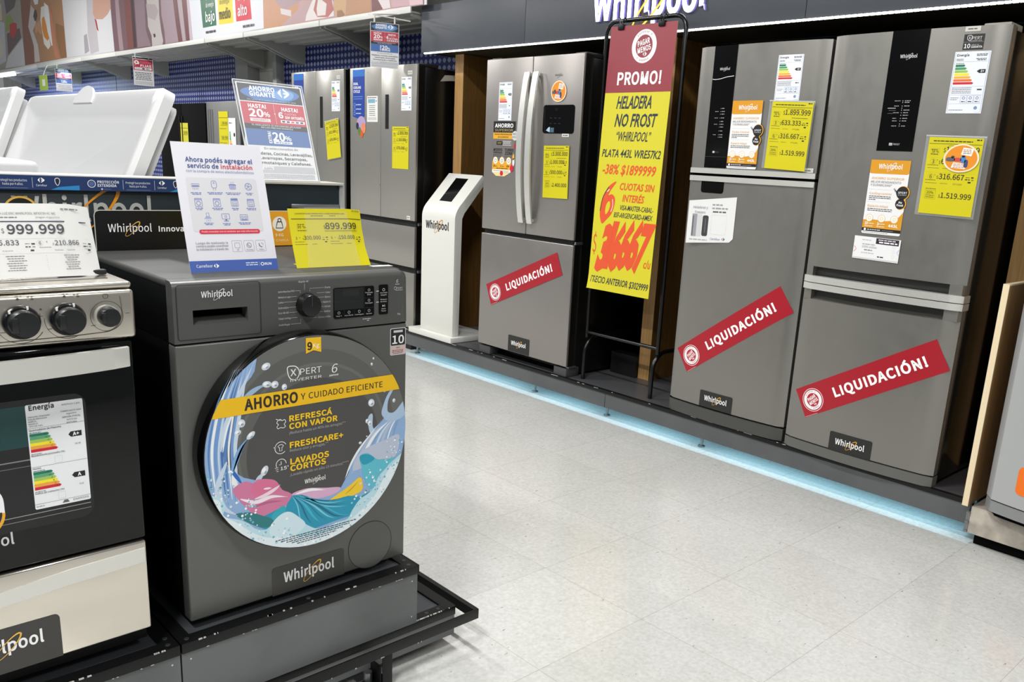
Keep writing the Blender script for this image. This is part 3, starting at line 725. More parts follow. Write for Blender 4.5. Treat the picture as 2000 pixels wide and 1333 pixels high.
def product_leaflet(org, R, U, label, feat, litres, wd=170, ht=305):
    s = Sheet(wd, ht, org, R, U, 0.5, (232, 232, 232), outline=rrect(0, 0, wd, ht, 7))
    O = (216, 150, 28); G = (110, 108, 106); OT = (222, 178, 104)
    s.poly([(0, 252), (8, 249), (wd-8, 249), (wd, 254), (wd, ht), (0, ht)], O, 1)
    logo(s, 36, 270, 102, W_, W_, bold=0.01)
    s.text('AHORRO SUPERIOR', 11, 226, 9, OT, w=142, bold=0.01)
    s.text('MEJOR RENDIMIENTO', 11, 211, 9, G, w=131); s.text('Y DURABILIDAD*', 11, 198, 9, G, w=94)
    s.rect(8, 184, 108, 184.7, (190, 190, 190)); s.rect(8, 133, 108, 133.7, (190, 190, 190))
    s.text(feat[0], 12, 164, 8.5, OT, w=96, bold=0.008); s.text(feat[1], 12, 112, 8.5, OT, w=90, bold=0.008)
    for y in (155, 148, 141): s.fine(12, y, 96 if y > 142 else 30, 3, (70, 70, 72), int(y))
    for y in (103, 96): s.fine(12, y, 108, 3, (70, 70, 72), int(y))
    for i in range(6): s.poly([(112+4*i, 190-2*i), (120+5*i, 196-6*i), (118+5*i, 184-8*i)], (160, 160, 162), 1)
    s.poly([(0, 24), (wd, 24), (wd, 100), (158, 82), (140, 62), (100, 57), (50, 60), (0, 57)], O, 1)
    s.disc(156, 176, 28, GOLD, 2); s.disc(154, 176, 26, (28, 28, 30), 3); s.text('XPERT', 154, 172, 9, W_, 'c', 38, layer=4); s.fine(136, 166, 36, 2.4, (170, 170, 170), 40, 4)
    s.disc(153, 131, 23, GOLD, 2); s.disc(151, 131, 21, (28, 28, 30), 3); s.text('No', 151, 133, 8, W_, 'c', bold=0.02, layer=4); s.text('Frost', 151, 122, 8, W_, 'c', bold=0.02, layer=4)
    for i, x in enumerate((27, 81, 136)):
        s.disc(x, 66, 16, (246, 240, 226), 2); s.ring(x, 66, 15, 1, O, 3); s.ring(x, 66, 6, 1.6, (210, 190, 150), 3)
    s.text('10', 10, 38, 11, W_, w=13, bold=0.02); s.fine(26, 42, 24, 2.6, W_, 50, 3); s.fine(10, 31, 36, 2.2, W_, 51, 3)
    s.text('3', 64, 38, 11, W_, bold=0.02); s.fine(74, 42, 24, 2.6, W_, 52, 3); s.fine(64, 31, 34, 2.2, W_, 53, 3)
    s.text(litres, 114, 34, 11, W_, w=42, bold=0.02)
    s.rect(0, 11, wd, 24, (28, 26, 30), 2); s.disc(14, 17.5, 5, W_, 3); s.fine(24, 16, 60, 3.4, (210, 210, 212), 54, 3); s.fine(90, 16, 50, 2, (150, 150, 152), 55, 3)
    s.fine(6, 5, 110, 2.2, (150, 150, 152), 56)
    return s.build('product_leaflet', None, label, 'leaflet', 'orange and white product leaflets')
def round_magnet(c, R, U, label, rx, ry):
    s = Sheet(2*rx, 2*ry, Vector(c)-Vector(R)*rx*.001-Vector(U)*ry*.001, R, U, 2.0, (240, 226, 200))
    egg = [(rx+rx*math.cos(a)*(1-.06*math.sin(a)), ry+ry*math.sin(a)*(1+.0*math.cos(a))) for a in [2*math.pi*k/48 for k in range(48)]]
    s.outline = egg
    s.poly([(rx+(u-rx)*.9, ry+(v-ry)*.9) for u, v in egg], (230, 142, 30), 1)
    s.poly([(rx*.95, ry*1.25), (rx*1.55, ry*1.15), (rx*1.65, ry*1.65), (rx*1.05, ry*1.75)], (244, 240, 232), 2)
    for i in range(3): s.fine(rx*1.07, ry*(1.55-.12*i), rx*.45, ry*.05, (150, 110, 80), i, 3)
    s.poly([(rx*.5, ry*.32), (rx*1.3, ry*.25), (rx*1.38, ry*.6), (rx*.6, ry*.7)], (246, 240, 234), 2)
    for i in range(3): s.fine(rx*.62, ry*(.55-.11*i), rx*.62, ry*.05, (190, 120, 80), 5+i, 3)
    for (a, b, c2, d, col) in ((.2, .78, .62, 1.02, (90, 90, 100)), (.65, .78, .98, 1.0, (200, 70, 70)), (1.0, .72, 1.25, 1.1, (70, 130, 190)), (1.22, .4, 1.4, .85, (60, 70, 120)), (.45, 1.0, .6, 1.14, (70, 60, 60)), (1.05, 1.08, 1.2, 1.2, (90, 60, 50))):
        s.poly(spline([(rx*a, ry*b), (rx*c2, ry*b), (rx*c2, ry*d), (rx*a, ry*d)], 4), col, 3)
    return s.build('round_magnet', None, label, 'sticker')

def prism_bow(mb, y0, y1, ya, yb, xf, sag, xb, z0, z1, a, n=20):
    """slice ya..yb of a bow-fronted door that spans y0..y1"""
    yc, hw = (y0+y1)/2, (y1-y0)/2; p = []
    for i in range(n+1):
        y = ya+(yb-ya)*i/n; d = (y-yc)/hw; x = xf-sag*(1-d*d)
        e = min(y-y0, y1-y); r = 0.012
        if e < r: x += r-math.sqrt(max(0, r*r-(r-e)**2))
        p.append((x, y))
    mb.prism(p+[(xb, yb), (xb, ya)], 'z', z0, z1, a, smooth=True)
def bow_warp(yl, y0, y1, sag):
    yc, hw = (y0+y1)/2, (y1-y0)/2
    return lambda u, v: sag*max(-0.4, 1-((yl-u*.001-yc)/hw)**2)

# ---------------------------------------------------------------- right-hand bottom-freezer fridge
def top_or_bottom(name_label, y0, y1, xf, sag, zb, zs0, zs1, zt, side, parts):
    t = thing('refrigerator', (xf+.33, (y0+y1)/2, 0.177), name_label, 'refrigerator', 'inox fridges on the lit platform')
    MB().box(xf+.075, xf+.70, y0+.004, y1-.004, 0.19, zt-.012, side, 0.004).build('cabinet', t)
    return t
SIDE = mat('side_bronze', (30, 26, 18), 0.16)
DOORSIDE = mat('door_side', (11, 11, 10), 0.35)
y0, y1, xf, sag = 1.286, 1.998, 3.557, 0.020
t = top_or_bottom('large inox bottom-freezer fridge with black control strip, right end of the platform', y0, y1, xf, sag, .228, .966, .999, 2.018, SIDE, None)
d = MB()
prism_bow(d, y0, y1, y0, y1, xf, sag, xf+.05, 1.040, 2.018, INOX)
prism_bow(d, y0, y1, y0, 1.346, xf, sag, xf+.05, 0.967, 1.040, INOX, 6); prism_bow(d, y0, y1, 1.958, y1, xf, sag, xf+.05, 0.967, 1.040, INOX, 6)
d.box(xf+.045, xf+.068, y0+.004, y1-.004, .967, 2.016, DOORSIDE)
d.box(xf+.028, xf+.046, 1.34, 1.96, .97, 1.042, mat('recess_dark', (52, 52, 50), 0.4))
ud = d.build('door', t)
d = MB()
prism_bow(d, y0, y1, y0, y1, xf, sag, xf+.05, 0.228, 0.892, INOX)
prism_bow(d, y0, y1, y0, 1.352, xf, sag, xf+.05, 0.892, .966, INOX, 6); prism_bow(d, y0, y1, 1.952, y1, xf, sag, xf+.05, 0.892, .966, INOX, 6)
d.box(xf+.045, xf+.068, y0+.004, y1-.004, .228, .966, DOORSIDE)
d.box(xf+.028, xf+.046, 1.345, 1.957, .888, .966, mat('recess_dark', (52, 52, 50), 0.4))
lip = [(xf-.004, .888), (xf+.028, .902), (xf+.028, .888)]
d.prism(lip, 'y', 1.352, 1.952, INOX)
ld_ = d.build('door', t)
for par, za, zb2 in ((ud, .969, .998), (ld_, .9375, .9655)):
    b = MB(); prism_bow(b, y0, y1, y0-.002, y1, xf-.012, sag, xf+.012, za, zb2, BAR, 24)
    b.box(xf-.006, xf+.058, y0-.004, y0+.004, za, zb2, BAR)
    b.build('handle_bar', par)
MB().box(xf+.01, xf+.066, y0+.003, y1-.004, .2, .228, MATTE).build('bottom_gap', t)
b = MB(); prism_bow(b, y0, y1, y0, y1, xf-.002, sag+.004, xf+.06, .1785, .222, mat('grille_grey', (96, 96, 92), 0.42)); b.build('base_grille', t)
MB().box(xf+.02, xf+.14, y0+.01, y0+.11, 2.006, 2.03, mat('hinge_grey', (150, 146, 134), 0.5), 0.004).build('hinge_cover', t)
wp = bow_warp(1.733, y0, y1, sag)
s = Sheet(153, 468, (xf-.0004, 1.733, 1.551), FR, UP, 1.6, VOID, warp=wp)
logo(s, 45, 362, 70, (205, 205, 205), (205, 205, 205))
for j, (yy, l, r) in enumerate(((196, 24, 24), (190, 0, 20), (176, 20, 22), (168, 0, 0), (160, 0, 24), (150, 24, 20), (140, 0, 22), (128, 16, 20), (118, 20, 18), (106, 0, 0), (98, 22, 16))):
    if l: s.fine(50, yy, l, 2.6, (150, 150, 150), j, 3)
    if r: s.fine(92, yy, r, 2.6, (165, 165, 165), 20+j, 3)
    s.disc(84, yy+1, 1.6, (190, 190, 190), 3)
s.rect(24, 168, 58, 170, (200, 200, 200), 3); s.rect(30, 160, 60, 161, (120, 120, 120), 3); s.rect(26, 148, 50, 149, (120, 120, 120), 3)
s.rect(52, 22, 66, 32, (210, 210, 210), 3); s.text('FROST', 69, 23.5, 7, (200, 200, 200), layer=3); s.text('NO', 53.5, 23.5, 7, K, layer=4)
s.build('control_panel', ud)
energy_label(ud, (xf-.0008, 1.472, 1.6998), FR, UP, 130, 227, warp=bow_warp(1.472, y0, y1, sag))
s = Sheet(74, 56, (xf-.0008, 1.4485, 1.933), FR, UP, 0.5, (30, 28, 28), warp=bow_warp(1.4485, y0, y1, sag))
s.text('PERT', 30, 36, 11, (216, 214, 212), w=36); s.strip(spline([(14, 50), (28, 50), (28, 38), (22, 33), (14, 38)], 5), 1.8, (216, 214, 212), 3, True); s.text('X', 21, 38, 9, W_, 'c', layer=4)
s.text('INVERTER', 22, 29.5, 4, (190, 190, 188), w=44); s.rect(0, 27, 74, 28.2, (130, 128, 124))
s.text('10', 5, 6, 15, W_, w=22, bold=.01); s.text('AÑOS DE', 31, 14, 5, (200, 200, 198), w=28); s.text('GARANTÍA', 31, 6, 6.5, W_, w=40, bold=.01)
s.build('warranty_sticker', ud)
s = Sheet(56, 18, (xf-.0008, 1.449, 1.999), FR, UP, 0.4, (205, 203, 196), warp=bow_warp(1.449, y0, y1, sag)); s.fine(10, 7, 38, 4, (90, 88, 84), 3); s.build('serial_label', ud)
brand_badge(ld_, (xf-.0005, 1.758, .2185), FR, UP, 204, 94, bow_warp(1.758, y0, y1, sag))
price_tag((3.5345, 1.516, 1.3125), (0, -1, -.016), (0, .0, 1), 'yellow price sheet in clear sleeve behind the round orange magnet, right-hand fridge', ('1.899.999', '633.333', '316.667', '1.519.999'), '38 %', sleeve=(14, 10, 8, 8))
round_magnet((3.5320, 1.379, 1.531), (0, -1, 0), UP, 'round orange magnet over the price sheet on the right-hand fridge', 68, 54)
product_leaflet((3.5358, 1.746, 1.2092), (0, -1, 0), UP, 'orange topped product leaflet reading 443L on the right-hand fridge', ('Cooling control', 'Espacio Adapt'), '443L')
s = Sheet(205, 96, (3.534, 1.771, 1.1005), (0, -1, -.012), UP, 0.6, (232, 232, 232))
s.rect(98, 70, 198, 94, (44, 34, 46), 1); s.fine(108, 85, 76, 4.5, (210, 205, 210), 1, 3); s.fine(112, 75, 80, 5.5, W_, 2, 3)
s.fine(36, 80, 40, 4, (190, 190, 190), 4); s.text('100% online', 38, 49, 9, (150, 150, 150), w=66); s.fine(38, 62, 60, 4.5, (176, 176, 176), 5); s.fine(50, 38, 36, 4, (120, 120, 120), 6); s.fine(38, 26, 58, 3, (180, 180, 180), 7)
s.strip([(4, 52), (14, 40), (4, 28)], 3, (224, 150, 146), 2); s.strip([(203, 56), (195, 44), (203, 32)], 3, (180, 200, 226), 2)
s.rect(0, 2, 205, 7, (205, 205, 205), 1); s.fine(112, 14, 32, 4.5, K, 8); 
for i in range(3): s.ring(180, 64-20*i, 6, .8, (200, 200, 204), 2)
s.build('financing_card', None, 'small white financing card under the leaflet on the right-hand fridge', 'card')
sale_banner((3.5565, 1.894, .338), (0, -.864, .503), (0, .503, .864), 'red LIQUIDACIÓN banner on the right-hand fridge, lowest and nearest of the three', lambda u, v: 0.02*max(-.25, 1-(((1.894-u*.000864+v*.0005)-1.642)/.356)**2))

# ---------------------------------------------------------------- middle top-freezer fridge
y0, y1, xf, sag = 2.020, 2.718, 3.570, 0.020
t = top_or_bottom('inox top-freezer fridge with black strip and silver middle bars, next to the promo stand', y0, y1, xf, sag, .25, 1.41, 1.42, 2.012, DOORSIDE, None)
d = MB(); prism_bow(d, y0, y1, y0, y1, xf, sag, xf+.05, 1.4215, 2.012, INOX); d.box(xf+.045, xf+.068, y0+.004, y1-.004, 1.4215, 2.01, DOORSIDE); ud = d.build('door', t)
d = MB(); prism_bow(d, y0, y1, y0, y1, xf, sag, xf+.05, .249, 1.408, INOX); d.box(xf+.045, xf+.068, y0+.004, y1-.004, .249, 1.408, DOORSIDE); ld_ = d.build('door', t)
for par, za, zb2 in ((ud, 1.421, 1.4455), (ld_, 1.3835, 1.4085)):
    b = MB(); prism_bow(b, y0, y1, y0, y1-.012, xf-.008, sag, xf+.012, za, zb2, BAR, 24); b.build('handle_bar', par)
MB().box(xf+.006, xf+.066, y0+.004, y1-.004, 1.408, 1.422, MATTE).build('door_gap', t)
MB().box(xf+.006, xf+.066, y0+.004, y1-.004, .236, .25, MATTE).build('bottom_gap', t)
b = MB(); prism_bow(b, y0, y1, y0, y1, xf-.004, sag+.004, xf+.06, .180, .241, mat('grille_dark', (70, 70, 68), 0.42)); b.build('base_grille', t)
wp = bow_warp(2.624, y0, y1, sag)
s = Sheet(136, 563, (xf-.0004, 2.624, 1.449), FR, UP, 1.6, VOID, warp=wp)
logo(s, 42, 452, 60, (190, 190, 190), (190, 190, 190))
s.strip([(2, 413), (20, 411), (50, 413), (90, 421), (130, 424)], 2.4, (235, 235, 235), 3)
for j, yy in enumerate((276, 262, 250, 232, 216, 203, 190, 172, 154, 143)):
    if j in (1, 3, 5, 8): s.fine(38, yy, 20, 3, (140, 140, 140), j, 3)
    s.fine(78, yy, 18, 3, (160, 160, 160), 20+j, 3); s.disc(72, yy+1, 1.4, (190, 190, 190), 3)
s.rect(46, 70, 58, 79, (205, 205, 205), 3); s.text('FROST', 61, 71, 6, (80, 80, 80), layer=3)
s.rect(2, 52, 134, 53, (70, 70, 70), 3)
s.build('control_panel', ud)
s = Sheet(140, 56, (xf-.0004, 2.630, 1.3275), FR, UP, 1.2, MATTE, warp=bow_warp(2.630, y0, y1, sag)); s.outline = [(140, 56), (0, 56)]+rrect(0, 0, 140, 56, 14)[12:]
s.build('grip_recess', ld_)
energy_label(ud, (xf-.0008, 2.263, 1.758), FR, UP, 124, 196, warp=bow_warp(2.263, y0, y1, sag))
s = Sheet(46, 20, (xf-.0008, 2.075, 1.4475), FR, UP, .4, (205, 203, 196), warp=bow_warp(2.075, y0, y1, sag)); s.fine(6, 7, 32, 4, (80, 80, 80), 1); s.build('serial_label', ud)
brand_badge(ld_, (xf-.0005, 2.505, .2495), FR, UP, 202, 86, bow_warp(2.505, y0, y1, sag))
price_tag((3.5465, 2.271, 1.459), (0, -1, -.036), (0, -.02, 1), 'yellow price sheet of 1.899.999 in clear sleeve, middle fridge beside the orange leaflet', ('1.899.999', '633.333', '316.667', '1.519.999'), '34 %', sleeve=(16, 6, 0, 5))
product_leaflet((3.5455, 2.481, 1.450), (0, -1, 0), UP, 'orange topped product leaflet on the middle fridge next to the black strip', ('Turbo Control', 'Espacio Adapt'), '443L', 166, 310)
s = Sheet(282, 207, (3.5485, 2.685, 1.080), (0, -1, .03), UP, 0.6, (226, 226, 224), outline=[(0, -8), (262, 10), (282, 28), (282, 228), (0, 204)])
s.text('Heladeras y', 30, 166, 13, (110, 120, 150), w=88); s.text('Freezers', 42, 142, 13, (110, 120, 150), w=64)
s.fine(144, 184, 60, 7, (150, 150, 156), 1); s.fine(144, 167, 92, 7, (150, 150, 156), 2); s.fine(150, 150, 82, 7, (90, 90, 96), 3)
s.rect(28, 28, 58, 140, (150, 152, 156), 1); s.rect(31, 32, 38, 130, (96, 98, 104), 2); s.rect(58, 28, 88, 138, (204, 204, 204), 1); s.poly(rrect(92, 32, 128, 134, 10), (62, 62, 64), 1); s.rect(108, 50, 114, 118, (100, 100, 102), 2)
s.fine(20, 10, 110, 6, (170, 170, 174), 5); s.text('Carrefour', 148, 16, 11, (96, 116, 160), w=60); arrows(s, 216, 16, 15, (190, 80, 90), (60, 80, 150))
s.box(146, 44, 236, 138, 1.0, (196, 196, 198), 1, 6)
s.build('online_shop_card', None, 'white tilted card with two drawn fridges on the middle fridge', 'card')
sale_banner((3.5695, 2.605, .404), (0, -.813, .582), (0, .582, .813), 'red LIQUIDACIÓN banner on the middle fridge, steepest of the three', lambda u, v: 0.02*max(-.25, 1-(((2.605-u*.000813+v*.00058)-2.369)/.349)**2))

# ---------------------------------------------------------------- french door fridge
y0, y1, xf = 3.499, 4.338, 3.557
t = thing('refrigerator', (3.9, 3.92, 0.177), 'inox french-door fridge with two long curved handles beside the white kiosk', 'refrigerator', 'inox fridges on the lit platform')
MB().box(xf+.085, xf+.69, y0+.008, y1-.008, .19, 2.010, mat('side_black', (10, 10, 10), 0.3), .004).build('cabinet', t)
doors = []
for a, b2 in ((3.9185, y1), (y0, 3.9125)):
    d = MB(); d.box(xf, xf+.02, a, b2, 1.000, 2.027, INOXL, .005, 3); d.box(xf+.012, xf+.06, a+.001, b2-.001, 1.001, 2.026, DOORSIDE); doors.append(d.build('door', t))
d = MB(); d.box(xf, xf+.02, y0, y1, .243, .972, INOXL, .005, 3); d.box(xf+.012, xf+.06, y0+.001, y1-.001, .244, .971, DOORSIDE); dr = d.build('freezer_drawer', t)
MB().box(xf+.02, xf+.085, y0+.01, y1-.01, .243, 2.02, mat('gasket', (5, 5, 5), 0.7)).build('gasket', t)
for par, yc in ((doors[0], 3.943), (doors[1], 3.866)):
    pr = []; n = 20
    for i in range(n+1):
        q = i/n; z = 1.066+.874*q; x = xf-.022-.040*(1-(2*q-1)**2); pr.append((x, z))
    pr += [(x+.012, z) for x, z in pr[::-1]]
    h = MB(); h.prism([(x, z) for x, z in pr], 'y', yc-.0225, yc+.0225, BAR, .003, 2, True)
    for z in (1.075, 1.915): h.box(xf-.024, xf+.001, yc-.02, yc+.02, z, z+.02, BAR, .003)
    h.build('handle', par)
s = Sheet(258, 158, (xf-.0005, 3.805, 1.596), FR, UP, 1.5, VOID, outline=rrect(0, 0, 258, 158, 18)); s.ring(110, 132, 6, 1, (60, 60, 64), 2)
for i in range(6): s.fine(58+36*(i % 3), 84-30*(i//3), 18, 3, (44, 46, 54), i, 2)
s.poly([(30, 16), (62, 6), (62, 36), (50, 34)], (170, 200, 214), 2); s.rect(66, 6, 96, 32, (70, 100, 116), 2)
s.build('water_panel', doors[1])
s = Sheet(56, 18, (xf-.001, 3.64, 1.578), FR, UP, .4, (214, 212, 206)); s.fine(8, 6, 40, 5, (90, 90, 90), 1); s.build('serial_label', doors[1])
s = Sheet(100, 34, (xf-.0006, 3.735, 1.895), FR, UP, .3, INOXL, outline=[(50, 18), (51, 18), (51, 19), (50, 19)]); s.text('Whirlpool', 10, 16, 11, (96, 92, 88), w=66, layer=1); s.strip(circ(46, 18, 20, 5, 30, .7), 1.2, (96, 92, 88), 1, True)
s.build('brand_mark', doors[1])
energy_label(doors[0], (xf-.0006, 4.2125, 1.667), FR, UP, 124, 223, detail=False)
s = Sheet(206, 310, (xf-.0012, 4.252, 1.352), FR, UP, .5, INOXL, outline=[(0, 40), (30, 12), (70, 0), (130, 6), (170, 24), (206, 50), (206, 310), (0, 310)])
s.rect(0, 244, 206, 310, (18, 18, 18), 1); s.text('AHORRO', 14, 274, 22, W_, w=172, bold=.02); s.text('SUPERIOR', 16, 251, 14, (186, 170, 110), w=168)
s.rect(0, 206, 190, 243, (226, 166, 40), 1); s.text('MAYOR PRESERVACIÓN', 14, 229, 8, K, w=164, bold=.01); s.text('DE ALIMENTOS', 46, 213, 8, K, w=100, bold=.01)
s.disc(205, 226, 28, (206, 206, 204), 2); s.text('NO', 202, 230, 13, K, 'c', 28, layer=3); s.text('FROST', 202, 213, 10, K, 'c', 44, layer=3)
s.rect(34, 170, 92, 192, (20, 20, 18), 1); s.text('XPERT', 44, 176, 10, (206, 176, 80), w=38); s.box(92, 170, 172, 192, 2, W_, 1); s.text('INVERTER', 98, 177, 9, W_, w=68)
s.text('MODOS', 8, 134, 15, K, w=84, bold=.02); s.text('ESPECIALES', 8, 119, 10, K, w=84, bold=.02); s.text('TURBO', 114, 134, 15, K, w=84, bold=.02); s.text('ZONE', 118, 112, 18, K, w=72, bold=.02)
s.fine(6, 108, 84, 4, (60, 60, 60), 1); s.fine(6, 99, 80, 4, (60, 60, 60), 2); s.fine(116, 98, 66, 4, (60, 60, 60), 3)
s.rect(0, 22, 180, 74, (230, 166, 36), 1); s.rect(0, 4, 176, 22, (238, 234, 224), 1); s.fine(12, 12, 150, 4, (150, 146, 140), 4)
for x in (30, 92, 156): s.disc(x, 76, 23, (244, 238, 226), 2); s.ring(x, 76, 22, 2.5, (230, 166, 36), 3); s.ring(x, 76, 9, 2.5, (60, 60, 60), 3)
s.text('10', 10, 38, 11, K, bold=.02); s.text('2', 78, 38, 11, K, bold=.02); s.text('554', 136, 38, 11, K, bold=.02); s.fine(26, 40, 24, 3, K, 5, 3); s.fine(92, 40, 20, 3, K, 6, 3); s.fine(40, 27, 110, 4, K, 7, 3)
s.poly([(0, 4), (40, -18), (120, -18), (176, 6)], (232, 212, 150), 1)
s.disc(186, 34, 16, (206, 26, 62), 3, 22); s.disc(92, 0, 15, (206, 26, 46), 3); s.disc(198, 100, 8, (236, 180, 40), 2, 18); s.disc(204, 165, 7, (206, 40, 50), 2, 16); s.disc(200, 70, 10, (226, 226, 224), 2, 24)
s.build('feature_sticker', doors[0])
brand_badge(dr, (xf-.0008, 4.031, .247), FR, UP, 202, 104, None)
for a, b2 in ((4.222, 4.335), (3.503, 3.612)): MB().box(xf+.010, xf+.12, a, b2, .178, .232, mat('foot_grey', (66, 67, 68), 0.5), .004).build('front_foot', t)
MB().box(xf+.08, xf+.60, y0+.02, y1-.02, .179, .2, MATTE).build('base', t)
hg = MB()
for a in (y0+.01, y1-.1): hg.box(xf+.03, xf+.16, a, a+.09, 2.012, 2.036, mat('hinge_black', (24, 26, 26), 0.4), .004)
hg.build('hinge_cover', t)
hg = MB(); hg.box(xf+.02, xf+.08, y0-.004, y0+.02, .974, .99, METAL, .002); hg.box(xf+.02, xf+.09, y0-.004, y0+.02, .232, .242, METAL, .002); hg.build('hinge', t)
for a, b2 in ((3.79, 3.81), (3.83, 3.845)): pass
price_tag((3.551, 3.772, 1.229), (0, -1, .02), (0, .03, 1), 'yellow price sheet of 3.000.000 on the french-door fridge', ('3.000.000', '1.000.000', '500.000', '2.400.000'), '25 %')
round_magnet((xf-.0026, 3.684, 1.828), (0, -1, 0), UP, 'egg-shaped orange magnet high on the french-door fridge', 62, 58)
sale_banner((3.5545, 4.2127, .5143), (0, -.919, .395), (0, .395, .919), 'red LIQUIDACIÓN banner on the french-door fridge, farthest of the three')

# ---------------------------------------------------------------- dark four-door fridges farther along
def four_door(ya, yb, label, tape):
    xf = 3.65; KZ = 1.0253; Zf = lambda z: 1.4176+(z-1.4176)*KZ; ya *= KZ; yb *= KZ
    t = thing('refrigerator', (3.9, (ya+yb)/2, 0.117), label, 'refrigerator', 'dark four-door fridges left of the bay')
    MB().box(xf+.08, xf+.60, ya+.006, yb-.006, .145, Zf(2.022), mat('side_black', (10, 10, 10), 0.3), .004).build('cabinet', t)
    ym = ya+.44*(yb-ya)/.86
    ds = []
    for a, b2, z0, z1, nm in ((ym+.002, yb, .978, 2.036, 'door'), (ya, ym-.002, .978, 2.036, 'door'), (ya, yb, .645, .936, 'freezer_drawer'), (ya, yb, .2, .604, 'freezer_drawer')):
        d = MB(); z0, z1 = Zf(z0), Zf(z1); d.box(xf, xf+.02, a, b2, z0, z1, INOXM, .003); d.box(xf+.015, xf+.07, a+.001, b2-.001, z0+.001, z1-.001, DOORSIDE); ds.append(d.build(nm, t))
    MB().box(xf+.02, xf+.085, ya+.008, yb-.008, .15, Zf(2.02), mat('gasket', (5, 5, 5), 0.7)).build('gasket', t)
    MB().box(xf+.09, xf+.6, ya+.05, yb-.05, .117, .148, MATTE).build('base', t)
    s = Sheet(43, 242, (xf-.0005, ym-.062, Zf(1.606)), FR, UP, 1, BLACK); s.box(2, 2, 41, 240, 2, (40, 40, 42), 1); s.build('grip_recess', ds[1])
    energy_label(ds[1], (xf-.0006, ya+.186, Zf(1.731)), FR, UP, 129, 228, detail=False)
    s = Sheet(56, 26, (xf-.0006, ya+.107, Zf(1.968)), FR, UP, .4, (206, 204, 198)); s.fine(6, 10, 44, 5, (150, 150, 150), 1); s.build('serial_label', ds[1])
    s = Sheet(166, 460, (xf-.0008, yb-.043, Zf(1.575)), FR, UP, .4, (22, 60, 150), outline=[(0, 120), (90, 100), (166, 120), (166, 460), (0, 460)])
    s.rect(0, 410, 166, 460, (40, 110, 190), 1)
    for i, wd_ in enumerate((66, 104, 90)): s.text(('DUAL', 'COOLING', 'CYCLE')[i], 12, 350-28*i, 17, W_, w=wd_, bold=.02)
    for i in range(2): s.fine(12, 262-16*i, 130, 4, (120, 160, 220), i)
    for i in range(3): s.ring(26, 206-32*i, 12, 2, (180, 200, 230), 2); s.fine(48, 203-32*i, 70, 6, (200, 214, 236), 9+i)
    s.disc(120, 70, 62, (170, 150, 190), 2, 52); s.disc(66, 50, 20, (20, 30, 60), 3, 26); s.disc(152, 34, 30, (220, 130, 90), 3, 40); s.disc(96, 12, 22, (80, 120, 50), 3, 30); s.disc(128, -10, 22, (200, 90, 30), 4, 26)
    s.build('feature_sticker', ds[0])
    h = MB()
    for z in (Zf(.956), Zf(.618)): h.box(xf+.03, xf+.1, ya-.01, ya+.05, z-.012, z+.008, METAL, .002)
    h.build('hinge', t)
    hg = MB(); hg.box(xf+.05, xf+.2, ya+.02, ya+.12, Zf(2.026), Zf(2.045), mat('hinge_black', (24, 26, 26), 0.4), .003); hg.build('hinge_cover', t)
    if tape:
        s = Sheet(260, 70, (xf+.20, ya-.004, Zf(1.94)), (1, 0, 0), UP, .4, mat('tape_cream', (176, 172, 160), 0.5), outline=[(0, 0), (40, 46), (250, 64), (260, 22), (90, 12)]); s.build('tape', t)
        s = Sheet(44, 26, (xf-.0006, ya+.10, Zf(.985)), FR, UP, .4, (214, 212, 206)); s.fine(6, 10, 32, 6, (120, 120, 120), 2); s.build('rating_label', ds[1])
    return t
four_door(5.092, 5.955, 'dark four-door fridge with blue poster and white sheet, just left of the kiosk', True)
four_door(6.045, 6.872, 'dark four-door fridge half hidden by the offer sign, left one of the pair', False)
MB().box(3.66, 4.27, 5.26, 7.1, 0.0, 0.116, mat('plinth_black', (20, 20, 21), 0.5)).build('display_plinth', None, 'black plinth under the two dark four-door fridges', 'platform')
price_tag((3.6475, 5.515, 1.331), (0, -1, 0), UP, 'yellow price sheet of 2.899.999 on the right dark four-door fridge', ('2.899.999', '1.160.000', '676.666'), '35 %')
price_tag((3.639, 6.438, 1.3616), (0, -.99, .13), (0, .13, .99), 'crooked yellow price sheet in shiny sleeve on the left dark four-door fridge', ('2.029.999', '812.000', '676.666'), '35 %', sleeve=(5, 5, 5, 5))
s = Sheet(148, 186, (3.6488, 5.861, 1.659), FR, UP, .5, (224, 224, 220)); s.rect(16, 136, 112, 164, (120, 166, 190), 1); s.disc(128, 150, 6, (80, 110, 160), 1); s.fine(10, 172, 120, 5, K, 1)
for i in range(6): s.fine(30, 116-14*i, 84, 4, (70, 70, 74), 3+i)
s.rect(14, 14, 130, 34, (196, 196, 194), 1)
s.build('information_sheet', None, 'white printed sheet with blue box on the right dark four-door fridge', 'sheet')

